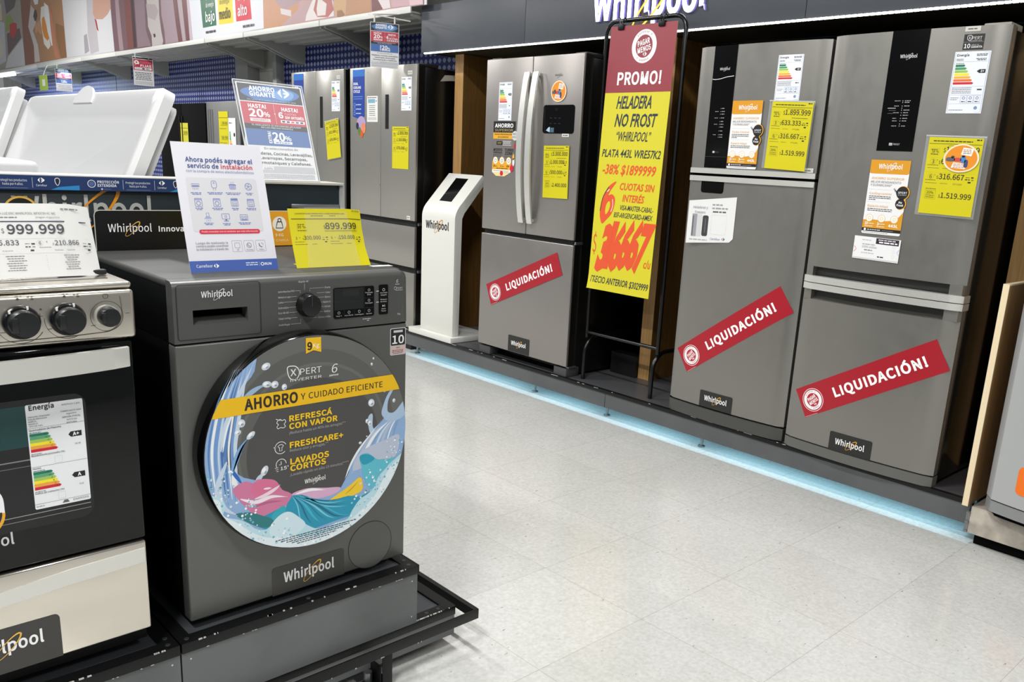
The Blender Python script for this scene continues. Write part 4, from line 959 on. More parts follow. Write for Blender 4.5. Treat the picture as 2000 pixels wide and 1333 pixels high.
# ---------------------------------------------------------------- platform under washer and stove
t = thing('appliance_platform', (0.6, 2.1, 0.0), 'two-stepped grey and black platform carrying the washer and the stove', 'platform')
PANEL = two_tone('platform_panel', (92, 95, 95), (104, 107, 107), 4, 0.4)
DECK = mat('deck_slate', (70, 73, 76), 0.36)
chip = mat('bare_metal', (190, 190, 186), 0.4)
for (a, b2) in ((-0.6, 0.6225), (0.6265, 1.2776)):
    m_ = MB(); m_.box(a, b2, 1.790, 1.806, 0.1355, 0.292, PANEL)
    if b2 > 1: m_.box(b2-.016, b2, 1.806, 2.46, 0.1355, .292, PANEL)
    m_.build('upper_panel', t)
    MB().box(a+.01, b2-.01, 1.80, 2.455, .300, .3095, DECK).build('upper_deck', t)
    e = MB()
    e.box(a, b2, 1.786, 1.790, .290, .3155, PAINT, .001); e.box(a, b2, 1.7902, 1.822, .3115, .3153, PAINT)
    e.box(a, a+.03, 1.8222, 2.45, .311, .3151, PAINT); e.box(b2-.034, b2, 1.8222, 2.45, .311, .3151, PAINT)
    if b2 > 1: e.box(b2+.0002, b2+.003, 1.786, 2.46, .290, .3157, PAINT)
    rg_ = random.Random(int(b2*100))
    for _ in range(16):
        x = rg_.uniform(max(a, .2)+.02, b2-.03); e.box(x, x+rg_.uniform(.002, .012), 1.7852, 1.788, .3135, .3162, chip)
    for _ in range(10):
        x = rg_.uniform(max(a, .2)+.02, b2-.03); e.box(x, x+rg_.uniform(.002, .007), 1.7852, 1.788, .2893, .2908, chip)
    for x in (a+.018, b2-.02, (a+b2)/2): e.lathe([(.006, 0), (.0055, .0008)], (x, 1.805, .3156), (0, 0, 1), mat('screw_grey', (70, 71, 72), 0.4, .6), 12)
    for y in (1.835,): e.lathe([(.006, 0), (.0055, .0008)], (b2-.016, y, .3156), (0, 0, 1), mat('screw_grey', (70, 71, 72), 0.4, .6), 12)
    e.build('upper_edge', t)
    m_ = MB()
    for z in (.16, .27): 
        for x in (a+.02, b2-.018): m_.lathe([(.0022, 0), (.0022, .001)], (x, 1.7905, z), (0, -1, 0), mat('screw_bright', (200, 200, 198), 0.4), 8)
    m_.build('panel_screws', t)
lw = MB(); lw.box(-.6, 1.4212, 1.800, 1.815, .0417, .112, PANEL); lw.box(1.405, 1.4212, 1.815, 2.46, .0417, .112, PANEL)
lw.build('lower_panel', t)
MB().box(-.6, 1.40, 1.81, 2.455, .115, .1285, DECK).build('lower_deck', t)
e = MB(); e.box(-.6, 1.4217, 1.796, 1.800, .108, .1355, PAINT, .001); e.box(-.6, 1.4183, 1.8002, 1.830, .131, .1352, PAINT)
e.box(1.388, 1.4183, 1.8302, 2.46, .131, .1352, PAINT); e.box(1.4186, 1.4225, 1.8003, 2.46, .108, .1354, PAINT)
rg_ = random.Random(9)
for _ in range(18):
    x = rg_.uniform(1.28, 1.41); e.box(x, x+rg_.uniform(.002, .01), 1.7952, 1.7985, .1338, .1362, chip)
for x in (1.33, 1.37): e.lathe([(.006, 0), (.0055, .0008)], (x, 1.815, .1353), (0, 0, 1), mat('screw_grey', (70, 71, 72), 0.4, .6), 12)
e.build('lower_edge', t)
bp = MB(); bp.box(-.6, 1.4705, 1.7465, 1.752, .099, .1305, PAINT, .0012); bp.box(1.455, 1.4704, 1.7522, 2.46, .0991, .1304, PAINT)
for _ in range(9):
    x = rg_.uniform(.9, 1.3); bp.box(x, x+rg_.uniform(.002, .006), 1.7458, 1.748, .098, .1012, chip)
bp.build('bumper_rail', t)
for x in (1.137, .35):
    p = MB(); p.box(x, x+.031, 1.7465, 1.7505, .0, .101, PAINT, .001); p.box(x-.045, x+.03, 1.752, 1.80, .0, .012, PAINT); p.box(x-.005, x-.001, 1.752, 1.81, .0, .07, PAINT)
    p.tube([(x-.02, 1.79, .012), (x-.02, 1.79, .042)], .012, METAL)
    p.build('bumper_post', t)
for x in (1.36, .75):
    MB().lathe([(.022, 0), (.022, .008), (.009, .012), (.009, .05)], (x, 2.1, 0), (0, 0, 1), METAL, 16).build('levelling_foot', t)

# ---------------------------------------------------------------- washing machine
GRAPH = mat('graphite_paint', (98, 98, 95), 0.36, 0.35, bump=0.0)
GRAPHD = mat('graphite_panel', (84, 84, 82), 0.38, 0.3)
X0, X1, YF = .668, 1.263, 1.836
t = thing('washing_machine', (.966, 2.13, .316), 'graphite front-loading washing machine with a round colourful door sticker', 'washing machine')
c = MB(); c.box(X0, X1, YF, YF+.04, .334, .9965, GRAPH, .005, 3); c.box(X0+.002, X1-.002, YF+.03, 2.41, .334, .9965, mat('side_black', (10, 10, 10), 0.3))  # sides coloured black, standing in for the unlit gap beside the stove
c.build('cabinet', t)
k = MB(); k.box(X0+.002, X1-.002, YF+.03, 2.415, .998, 1.128, mat('side_black', (10, 10, 10), 0.3), .002); k.build('upper_frame', t)  # sides black here too, shade of the gap put into the colour
tp = MB(); tp.box(X0, X1, YF+.028, 2.42, 1.118, 1.137, mat('lid_graphite', (58, 58, 56), 0.55, 0.0, 0.3), .008, 3); tp.build('lid', t)
for x in (X0+.05, X1-.05):
    for y in (1.88, 2.36): MB().lathe([(.02, 0), (.02, .012), (.01, .014), (.01, .02)], (x, y, .316), (0, 0, 1), BLACK, 16).build('foot', t)
# fascia: plates around the drawer grip, gently rounded at the top
def fasc(mb, a, b2, z0, z1, m_): mb.box(a, b2, YF, YF+.034, z0, z1, m_)
HX0, HX1, HZ0, HZ1 = .7095, .8325, 1.0395, 1.0715
f = MB()
prof = [(YF, 1.0), (YF, 1.120)]+[(YF+.016-.016*math.cos(math.radians(q)), 1.120+.016*math.sin(math.radians(q))) for q in (18, 36, 54, 72, 90)]+[(YF+.034, 1.1363), (YF+.034, 1.0)]
for a, b2 in ((X0, HX0), (HX1, X1-.018)): f.prism(prof, 'x', a, b2, GRAPHD, smooth=True)
endp = [(X1-.018, 1.0), (X1, 1.0), (X1-.006, 1.118)]+[(X1-.022+.016*math.cos(math.radians(q)), 1.120+.016*math.sin(math.radians(q))) for q in (15, 35, 55, 75, 90)]
f.prism([(x, z) for x, z in [(X1-.018, 1.0), (X1, 1.0), (X1-.0035, 1.116)]+[(X1-.0185+.0148*math.cos(math.radians(q)), 1.118+.016*math.sin(math.radians(q))) for q in (15, 40, 65, 90)]], 'y', YF+.001, YF+.034, GRAPHD, .002)
fasc(f, HX0, HX1, 1.0, HZ0, GRAPHD)
f.prism([(y, z) if z > 1.05 else (y, HZ1) for y, z in prof], 'x', HX0, HX1, GRAPHD, smooth=True)
fp = f.build('control_panel', t)
MB().box(X0+.001, X1-.001, YF+.004, YF+.03, .9955, 1.001, MATTE).build('panel_seam', t)
dw = MB()
DK = mat('grip_dark', (34, 34, 33), 0.35)
dw.box(HX0, HX1, YF+.030, YF+.034, HZ0, HZ1, DK)
dw.prism([(YF+.0005, HZ0), (YF+.03, HZ0+.012), (YF+.03, HZ0)], 'x', HX0, HX1, GRAPHD)
dw.prism([(YF+.002, HZ1), (YF+.03, HZ1-.004), (YF+.03, HZ1)], 'x', HX0, HX1, DK)
dwo = dw.build('detergent_drawer', t)
s = Sheet(189, 122, (.6745, YF-.0008, 1.0065), WR, UP, .4, GRAPHD); s.outline = [(0, 0), (0, .2), (.2, .2), (.2, 0)]
s.box(1, 1, 188, 121, 1.3, (26, 26, 26), 1, 7)
s.build('drawer_outline', dwo)
s = Sheet(76, 20, (.7285, YF-.0006, 1.0935), WR, UP, .3, GRAPHD); s.outline = [(30, 6), (31, 6), (31, 7), (30, 7)]
logo(s, 0, 5, 70, (225, 225, 223), (225, 225, 223)); s.build('brand_mark', dwo)
# printing on the fascia
LG = (200, 200, 198)
s = Sheet(360, 130, (.89, YF-.0004, 1.003), WR, UP, .2, GRAPHD); s.outline = [(88, 60), (89, 60), (89, 61), (88, 61)]
def q(px, py): return ((px-.89)*1000, (py-1.003)*1000)
kx, kz = 88.6, 62.5
progL = [('Quita Manchas PRO', 95, 52), ('Refrescar con vapor', 82, 40), ('Lana', 70, 16), ('Edredón', 57, 32), ('Eco 40-60', 45, 32), ('Enjuagar y Centrifugar', 32, 40), ('Centrifugar', 17, 36)]
for i, (tx, z, wd) in enumerate(progL):
    s.text(tx, 16, z, 4.2, LG, 'l', wd*.78)
    s.strip([(18+wd*.78, z+2), (48, z+2), (kx-26 if i not in (0, 6) else kx-16, z+2)] if i not in (0, 6) else [(18+wd*.78, z+2), (kx-17, z+2), (kx-17, z-4 if i == 0 else z+12)], .6, LG, 2)
progR = [('Diario', 100, 18), ('Color', 88, 16), ('Blanca', 77, 18), ('Rápido 15', 65, 24), ('Delicado', 54, 20), ('Sanitizar', 42, 22), ('Sábanas y toallas', 29, 42)]
for i, (tx, z, wd) in enumerate(progR):
    x1 = 150
    s.text(tx, x1, z-1, 4.2, LG, 'r', wd*.8)
    s.strip([(x1-2-wd*.8, z+1), (kx+26 if i not in (0, 6) else kx+8, z+1)]+([] if i not in (0, 6) else [(kx+8, z-6 if i == 0 else z+8)]), .6, LG, 2)
s.text("Rápido 45'", kx-8, 116, 4.2, LG, 'c', 26); s.strip([(kx-6, 113), (kx-6, 98)], .6, LG, 2)
for yy in (82, 54): s.fine(279, yy, 12, 2, LG, yy, 2)
s.text('6', 341, 101, 9, LG, 'c', shear=.15); s.fine(336, 97, 12, 1.4, LG, 3)
s.strip(spline([(333, 90), (338, 91), (339, 86), (336, 83), (333, 86)], 4), .8, LG, 2, True); s.text('PERT', 340, 85, 4.4, LG, w=18); s.fine(338, 81.5, 20, 1.2, LG, 4)
s.text('9kg', 347, 18, 4.4, LG, 'c'); s.fine(240, 14, 24, 1.8, LG, 5); s.fine(252, 10, 8, 1.6, LG, 6)
s.build('panel_print', fp)
kd = MB()
kd.lathe([(.0285, 0), (.0285, .004), (.0275, .006), (.026, .022), (.0245, .0245), (.012, .026)], (.9786, YF-.0003, 1.0655), (0, -1, 0), mat('dial_black', (18, 18, 18), 0.28), 48)
kd.box(.9782, .979, YF-.0272, YF-.0255, 1.0655, 1.088, LETM if False else mat('dial_mark', (70, 70, 68), 0.4))
kd.build('program_dial', t)
s = Sheet(114, 76, (1.0485, YF-.0004, 1.0248), WR, UP, 1.2, VOID, outline=rrect(0, 0, 114, 76, 5))
s.rect(1.5, 21, 84, 74, (10, 14, 16), 1); s.rect(4, 40, 82, 40.6, (40, 44, 46), 2); s.rect(25, 54, 70, 70, (26, 28, 24), 2)
for x in (28, 57, 86): s.rect(x, 2, x+.6, 20, (44, 46, 48), 2)
for y in (21, 46): s.rect(86, y, 113, y+.6, (44, 46, 48), 2)
s.rect(85.6, 2, 86.2, 75, (44, 46, 48), 2)
for i, x in enumerate((14, 42, 71, 99)): s.ring(x, 14, 3, .9, (180, 182, 182), 3); s.text(('Temp °C', 'Inicio diferido', 'Centrifugado', 'Opciones')[i], x, 5, 3, (200, 200, 200), 'c', (16, 24, 25, 17)[i])
for i, y in enumerate((62, 36)): s.ring(99, y+4, 2.8, .9, (180, 182, 182), 3); s.text(('Prelavado', 'Enjuague')[i], 99, y-4, 3.2, (200, 200, 200), 'c', 21); 
s.text('Extra', 99, 53, 3.2, (200, 200, 200), 'c', 10)
s.build('display', t)
s = Sheet(27, 76, (1.177, YF-.0004, 1.0258), WR, UP, 1.2, VOID, outline=rrect(0, 0, 27, 76, 4))
s.ring(13.5, 63, 3.2, 1, (200, 200, 200), 2); s.text('Encendido', 13.5, 54, 3.2, (205, 205, 205), 'c', 21); s.text('Apagado', 13.5, 48.5, 3.2, (205, 205, 205), 'c', 18)
s.text('Bloqueo', 13.5, 37, 3.2, (205, 205, 205), 'c', 19); s.text('de teclas', 13.5, 31.5, 3.2, (205, 205, 205), 'c', 19); s.poly([(10, 25), (15, 22), (10, 19)], (200, 200, 200), 2); s.rect(16, 19, 17.4, 25, (200, 200, 200), 2)
s.text('Inicio', 13.5, 13, 3.2, (205, 205, 205), 'c', 12); s.text('Pausa', 13.5, 7.5, 3.2, (205, 205, 205), 'c', 13); s.rect(1, 43.6, 26, 44.2, (44, 46, 48), 2); s.rect(1, 28.4, 26, 28.8, (44, 46, 48), 2)
s.build('button_strip', t)
# door
CX, CZ, RD = .958, .7395, .2635
dr = MB(); dr.lathe([(.262, 0), (.2685, .006), (.2690, .04), (.2665, .054), (.2645, .0575)], (CX, YF-.0005, CZ), (0, -1, 0), mat('door_black', (9, 9, 9), 0.1), 96)
door = dr.build('door', t)
s = Sheet(2*RD*1000, 2*RD*1000, (CX-RD, YF-.0592, CZ-RD), WR, UP, .5, (104, 104, 101), step=.12)
s.basemat = mat('sticker_grey', (100, 100, 97), 0.32, coat=0.1)
D = RD*1000; s.outline = circ(D, D, D, n=120)
s.clipc = (D, D, D-.3)
def T(pts): return [(u+D, v+D) for u, v in pts]
def disc(x, y, r, c, l, n=90): s.poly(circ(x+D, y+D, r, n=n), c, l)
disc(4, 8, 222, (88, 88, 86), 1); disc(6, 2, 196, (102, 102, 100), 1.5); disc(6, 0, 190, (90, 90, 88), 2)
disc(6, -14, 174, (72, 71, 70), 3)
# water
BL, BD, BW, WT = (140, 172, 212), (84, 128, 184), (196, 212, 228), (232, 236, 238)
s.poly(T([(-300, -260), (-300, 150), (-190, 240), (-136, 224), (-142, 196), (-150, 184), (-162, 172), (-173, 142), (-190, 116), (-204, 99), (-212, 76), (-219, 56), (-223, 17), (-214, -8), (-201, -29), (-176, -50), (-140, -66), (-110, -90), (-60, -118), (0, -118), (72, -132), (85, -112), (95, -96), (104, -66), (124, -44), (142, -22), (152, -12), (166, 6), (186, 18), (199, 31), (230, 38), (300, 52), (300, -300)]), BL, 4)
def streak(pts, wd, c, l): s.strip(T(spline(pts, 6, False)), (lambda t_: wd*max(.06, math.sin(math.pi*min(.98, t_+.06)))), c, l)
random.seed(5)
for i in range(9):
    o = i*7.5
    streak([(-250+o, -60-o*.8), (-254+o*1.0, 10), (-246+o, 70), (-226+o*.9, 140), (-190+o*.55, 205)], 5+2.2*(i % 3), (BD, WT, (110, 150, 205), BW, (70, 110, 170))[i % 5], 4.3+i*.04)
streak([(-226, 22), (-216, 70), (-196, 116), (-168, 168), (-140, 222)], 12, BW, 4.8); streak([(-222, 20), (-210, 74), (-186, 124)], 5, WT, 4.9)
streak([(-214, -4), (-236, -60), (-226, -110), (-190, -140)], 16, BW, 4.8); streak([(-200, -30), (-196, -66), (-168, -90)], 12, WT, 4.9); streak([(-206, -22), (-180, -66)], 9, (40, 100, 180), 4.95)
for (a, b2, c3, d4, c_, wd) in (((-178, 122), (-160, 142), (-136, 156), (-114, 162), (150, 180, 206), 12), ((-206, -40), (-194, -8), (-180, 22), (-157, 48), (120, 168, 214), 13), ((-200, -30), (-188, 0), (-176, 24), (-160, 44), (44, 104, 186), 5), ((-150, -72), (-142, -62), (-134, -54), (-126, -46), (190, 208, 224), 12)):
    streak([a, b2, c3, d4], wd, c_, 5)
for x, y, rx, ry, an in ((-115, 204, 11, 8, .4), (-114, 162, 11, 7.5, -.1), (-95, 159, 9, 8.5, 0), (-72, 150, 6.5, 7.5, 0), (-177, 80, 9, 9.5, 0), (-186, 60, 8, 6.5, .3), (-156, 48, 6.5, 12, -.9), (-126, -44, 8, 13, -.5), (160, 76, 9, 10, .3), (155, 24, 6, 8, .2), (148, 30, 5, 6, 0), (170, 136, 3, 6, 0), (161, 176, 3, 4, .3), (166, 190, 2.4, 3, .3), (227, 72, 4.4, 5.5, 0), (128, -24, 4.5, 3.5, 0), (147, -10, 2, 2, 0), (199, 104, 5, 6, 0)):
    s.poly(T(circ(x, y, rx, ry, 20, an)), (206, 214, 222), 5.2); s.poly(T(circ(x-rx*.2, y+ry*.15, rx*.55, ry*.5, 16, an)), (240, 243, 245), 5.3); s.poly(T(circ(x+rx*.3, y-ry*.35, rx*.4, ry*.3, 14, an)), (150, 166, 184), 5.3)
# right splash
s.poly(T(spline([(197, 30), (190, 44), (196, 66), (206, 88), (220, 104), (224, 100), (212, 80), (208, 62), (210, 44), (230, 42), (262, 70), (262, 30), (228, 16), (205, 22)], 5)), (168, 192, 216), 5); 
s.poly(T(spline([(150, 34), (156, 46), (164, 44), (164, 14), (172, -2), (162, -10), (154, 4)], 5)), (176, 196, 216), 5)
for i in range(8):
    streak([(84+i*19, -110+i*8), (112+i*17, -60+i*8), (150+i*13, -16+i*5), (204+i*8, 18+i*3)], 4+2.5*(i % 3), (BW, (176, 186, 208), WT, (128, 158, 200))[i % 4], 4.5+i*.04)
s.poly(T(spline([(118, -58), (150, -40), (200, -30), (244, -24), (232, -80), (180, -80), (132, -92), (106, -92)], 6)), (184, 192, 210), 4.9)
streak([(86, -106), (100, -76), (122, -44), (150, -14), (190, 24)], 6, WT, 5.1)
# laundry
s.poly(T(spline([(-203, -75), (-173, -60), (-150, -72), (-146, -62), (-118, -66), (-98, -76), (-84, -100), (-66, -112), (-60, -122), (-73, -141), (-100, -156), (-122, -160), (-154, -146), (-178, -118)], 6)), (206, 120, 156), 6)
s.poly(T(spline([(-162, -82), (-150, -66), (-118, -68), (-98, -80), (-90, -100), (-112, -104), (-140, -104), (-158, -96)], 6)), (214, 110, 148), 6.2)
streak([(-152, -108), (-126, -104), (-100, -94), (-88, -86)], 9, (236, 214, 226), 6.4); streak([(-186, -100), (-150, -116), (-110, -112), (-70, -122)], 10, (240, 226, 234), 6.4); streak([(-160, -128), (-120, -124), (-80, -130)], 6, (178, 96, 132), 6.4); streak([(-130, -88), (-110, -90)], 5, (240, 226, 232), 6.5)
s.poly(T(spline([(-60, -118), (-20, -112), (30, -122), (70, -130), (60, -142), (20, -146), (-30, -136)], 5)), (214, 170, 200), 6); streak([(-50, -120), (-10, -118), (30, -128)], 7, (240, 238, 242), 6.3)
s.poly(T(spline([(40, -160), (60, -148), (79, -140), (100, -130), (128, -116), (134, -150), (110, -160), (80, -164)], 5)), (240, 200, 40), 6.5); streak([(84, -152), (104, -140), (124, -124)], 4, (206, 160, 20), 6.7)
TE, TD, TL = (30, 148, 178), (18, 104, 136), (120, 200, 216)
s.poly(T([(-198, -136), (-165, -141), (-132, -156), (-108, -150), (-86, -144), (-76, -150), (-72, -138), (-58, -121), (-34, -125), (0, -144), (40, -160), (92, -158), (130, -168), (170, -158), (215, -150), (200, -190), (120, -212), (60, -216), (0, -222), (-45, -216), (-120, -196), (-166, -166)]), TE, 6.8)
s.poly(T(spline([(126, -60), (150, -56), (178, -78), (206, -84), (232, -86), (222, -130), (200, -150), (160, -156), (138, -120), (132, -92)], 5)), (92, 186, 204), 6.9)
s.poly(T(spline([(126, -60), (148, -58), (170, -74), (150, -84), (134, -82)], 5)), (34, 152, 180), 7)
for i in range(7): streak([(-58+i*3, -124-i), (-46+i*10, -150-i*2), (-40+i*18, -184-i*3), (-30+i*22, -210)], 3+1.5*(i % 3), (TL, TD, (60, 176, 200), (14, 120, 152))[i % 4], 7+i*.05)
for i in range(4): streak([(-50+i*8, -126), (0+i*6, -146-i*6), (40+i*6, -158-i*7), (90, -160-i*8)], 3, (TD, TL)[i % 2], 7.2)
s.poly(T(spline([(-198, -134), (-165, -138), (-134, -154), (-112, -168), (-108, -182), (-126, -186), (-150, -176), (-180, -154)], 5)), (40, 120, 124), 7.2)
s.poly(T(spline([(-112, -160), (-86, -142), (-76, -150), (-84, -168), (-104, -178)], 5)), (46, 166, 184), 7.2)
# foam
FO, FB = (224, 236, 240), (150, 202, 218)
s.poly(T(spline([(-300, -80), (-236, -84), (-222, -110), (-226, -132), (-190, -150), (-168, -166), (-150, -184), (-124, -190), (-96, -168), (-72, -160), (-50, -176), (-30, -200), (10, -226), (60, -222), (90, -220), (104, -200), (126, -176), (150, -166), (170, -150), (182, -126), (204, -108), (228, -90), (300, -70), (240, -300), (-240, -300)], 4)), (186, 220, 230), 7.6)
s.poly(T(spline([(-300, -90), (-238, -90), (-228, -128), (-196, -156), (-160, -190), (-120, -214), (-60, -226), (0, -240), (80, -232), (130, -206), (170, -176), (196, -136), (230, -98), (300, -90), (200, -320), (-200, -320)], 4)), FO, 7.8)
s.poly(T(spline([(-118, -190), (-96, -166), (-70, -160), (-46, -178), (-26, -206), (-60, -226), (-110, -216)], 5)), (206, 228, 236), 7.9)
rb = random.Random(11)
for i in range(420):
    a = rb.uniform(math.radians(186), math.radians(352)); r_ = rb.uniform(.70, .99)*D
    x, y = r_*math.cos(a), r_*math.sin(a)
    lim = -225 if -60 < x < 100 else (-170 if x < -60 and x > -150 else -100)
    if y > lim and abs(x) < 200: continue
    k_ = rb.uniform(.8, 3.4)
    s.poly(circ(x+D, y+D, k_, n=10), (FB, (244, 248, 250), (110, 176, 200), (208, 226, 232))[i % 4], 8.2+(i % 5)*.03)
for i in range(5): s.fine(D-105+14*i, D-(229+5.2*i)+ (0), 220-44*i*.75, 2.3, (40, 60, 80), 60+i, 9)
# band and words
s.poly(T([(-300, 141.5), (300, 141.5), (300, 100), (-300, 100)]), (232, 184, 8), 9)
s.clipc = None
s.text('AHORRO', D-169, D+109.3, 24, (42, 34, 28), w=130, bold=.024, layer=10); s.text('Y', D-32, D+113.5, 14.5, (42, 34, 28), bold=.006, layer=10, w=12.5); s.text('CUIDADO EFICIENTE', D-11.5, D+113, 14.5, (42, 34, 28), w=204, bold=.006, layer=10)
s.poly(T([(-16, 259.5), (23, 258.5), (23, 222.3), (3, 228.5), (-16.5, 222.3)]), (234, 186, 20), 9)
s.text('9', D-13, D+231, 17, (42, 34, 28), bold=.03, layer=10); s.text('Kg', D+2, D+235, 9.5, (244, 236, 200), w=16, bold=.01, layer=10)
WG = (230, 230, 226)
s.strip(T(spline([(-63, 195), (-50, 197), (-40, 193), (-34, 182), (-37, 170), (-46, 164), (-56, 167), (-62, 178)], 6)), 2.2, WG, 10, True); s.text('X', D-49, D+173.5, 16, WG, 'c', 15, bold=.004, layer=10); s.strip(T([(-42, 166), (-35, 161)]), 2.2, WG, 10)
s.text('PERT', D-32, D+173.5, 14.5, WG, w=55, layer=10); s.text('INVERTER', D-57, D+160, 6.6, WG, w=80, layer=10)
s.text('6', D+56, D+168, 21, WG, 'c', 15, shear=.18, layer=10); s.text('sense', D+55, D+160, 5, WG, 'c', 25, bold=.012, shear=.15, layer=10)
YT = (240, 196, 20); GT = (176, 175, 172)
for ln, x, y, h, w2 in (('REFRESCÁ', -62, 65.2, 13, 112), ('CON VAPOR', -62.5, 46.2, 13, 127), ('FRESHCARE+', -62.4, -0.4, 13.5, 142), ('LAVADOS', -62, -41.5, 13.5, 102), ('CORTOS', -62.4, -58.5, 13.5, 94)):
    s.text(ln, D+x, D+y, h, YT, w=w2, bold=.024, layer=10)
s.text('¡Reduce hasta un 40% las arrugas!**', D-62.8, D+33.5, 6.4, GT, w=149, layer=10); s.text('Reduce olor y arrugas.**', D-62.5, D-10.4, 6.4, GT, w=101, layer=10); s.text('¡Lavado rápido en sólo 15 minutos!****', D-62.8, D-71, 6.4, GT, w=157, layer=10)
s.strip(T(spline([(-90, 72), (-84, 74), (-80, 70), (-74, 72), (-71, 66), (-75, 61), (-72, 55), (-78, 52), (-84, 54), (-90, 52), (-93, 57), (-89, 62), (-93, 66)], 4)), 1.5, WG, 10, True); s.strip(T([(-95, 76), (-84, 71)]), 1.5, WG, 10)
s.strip(T(circ(-85, 4.6, 14.5, n=40)[3:36]), 1.6, WG, 10); s.poly(T([(-103, 8), (-97, 11), (-98, 3)]), WG, 10)
s.strip(T([(-92, 9), (-88, 12), (-82, 12), (-78, 9), (-81, 5), (-82, 6), (-82, -3), (-88, -3), (-88, 6), (-89, 5)]), 1.5, WG, 10, True)
s.strip(T(circ(-85, -36, 12.5, n=40)[0:24]), 1.6, WG, 10); s.strip(T([(-85, -29), (-85, -37), (-90, -37)]), 1.6, WG, 10); s.text("15'", D-87, D-51, 8, WG, w=20, bold=.01, layer=10)
for i in range(3): s.rect(D-101+2*i, D-44-4.5*i, D-92, D-42.8-4.5*i, WG, 10)
logo(s, D-26, D-98.5, 56, WG, WG, layer=10)
s.build('door_sticker', door)
# lower front
s = Sheet(203, 92, (.8705, YF-.0002, .3335), WR, UP, .6, (62, 61, 58), outline=[(0, -2), (201, -2), (203, 80)]+rrect(0, 0, 204, 78, 10)[2:5]+[(2, 82), (0, 74)])
s.outline = [(0, 0), (201, -13), (203, 66), (196, 74), (12, 83), (1, 76)]
s.outline = [(0, 0), (202, 0)]+rrect(0, 0, 202, 76, 9)[0:12]
logo(s, 30, 30, 142, W_, (232, 180, 70), bold=.016); s.build('brand_badge', t)
s = Sheet(136, 136, (1.085, YF-.0002, .327), WR, UP, .25, GRAPH, outline=circ(68, 68, 67, n=60)); s.ring(68, 68, 67, 1.5, (34, 34, 33), 1); s.build('filter_cover', t)
s = Sheet(48, 72, (1.212, YF-.0002, .914), WR, UP, .3, (196, 196, 196), outline=rrect(0, 0, 48, 72, 4)); s.poly(rrect(2, 26, 46, 70, 3), (28, 28, 28), 1); s.rect(10, 60, 38, 66, (200, 200, 200), 2); s.text('10', 24, 31, 21, (236, 236, 236), 'c', 36, bold=.012)
s.rect(2, 2, 46, 24, (208, 182, 176), 1); s.text('AÑOS', 24, 18, 3.4, (90, 50, 50), 'c'); s.fine(6, 12, 36, 2, (120, 90, 90), 1); s.fine(6, 8, 36, 2, (120, 90, 90), 2); s.fine(8, 4, 30, 1.6, (120, 90, 90), 3); s.build('warranty_sticker', t)

# ---------------------------------------------------------------- gas stove
t = thing('gas_stove', (.30, 2.09, .316), 'stainless steel gas stove with black oven door, left of the washer', 'stove')
SX0, SX1 = .02, .582
MB().box(SX0+.004, SX1-.012, 1.835, 2.36, .335, 1.03, BLACK, .002).build('body', t)
for x in (SX0+.05, SX1-.06):
    for y in (1.9, 2.3): MB().lathe([(.018, 0), (.018, .02)], (x, y, .316), (0, 0, 1), BLACK, 14).build('foot', t)
m_ = MB(); m_.box(SX0, SX1, 1.802, 1.85, 1.031, 1.131, STEEL, .009, 4)
cp = m_.build('control_panel', t)
gl = mat('groove', (96, 88, 76), 0.4)
s = Sheet(562, 100, (SX0, 1.8015, 1.031), WR, UP, .1, STEEL); s.outline = [(300, 2), (301, 2), (301, 3), (300, 3)]
s.strip([(20, 14), (330, 14), (440, 14.5), (500, 17)]+[(500+36*math.sin(math.radians(a)), 53-36*math.cos(math.radians(a))) for a in (15, 30, 45, 60, 75, 90)]+[(536, 70), (534, 88)], 1.6, (110, 102, 90), 1)
dk = (84, 76, 66)
for x, r_, a0, a1 in ((281, 41, 195, 330), (358.7, 41, 195, 330), (436.7, 39, 175, 300)):
    s.strip([(x+r_*math.cos(math.radians(a)), 50+r_*math.sin(math.radians(a))) for a in range(a0, a1, 6)], .8, dk, 1)
    s.strip([(x+r_+2, 32), (x+r_+10, 32)], .9, dk, 1)
s.ring(507.7, 49, 30, .8, dk, 1); s.ring(507.7, 89, 4.6, .9, dk, 1); s.strip([(507.7, 89), (507.7, 92)], .8, dk, 1)
for x in (358.7, 436.7):
    s.disc(x-2, 93, 2.4, dk, 1); s.fine(x-6, 97, 11, 1.6, (140, 132, 118), 2, 1)
    for k_ in range(4): s.rect(x+14+6*(k_ % 2), 93+5*(k_//2)-3, x+18+6*(k_ % 2), 96+5*(k_//2)-3, dk if k_ == 1 else (160, 152, 138), 1)
s.disc(393, 71, 2, dk, 1); s.strip([(386, 58), (396, 58)], .9, dk, 1); s.strip([(391, 53), (391, 63)], .9, dk, 1); s.strip([(550, 52), (543, 52)], .9, dk, 1)
s.build('panel_print', cp)
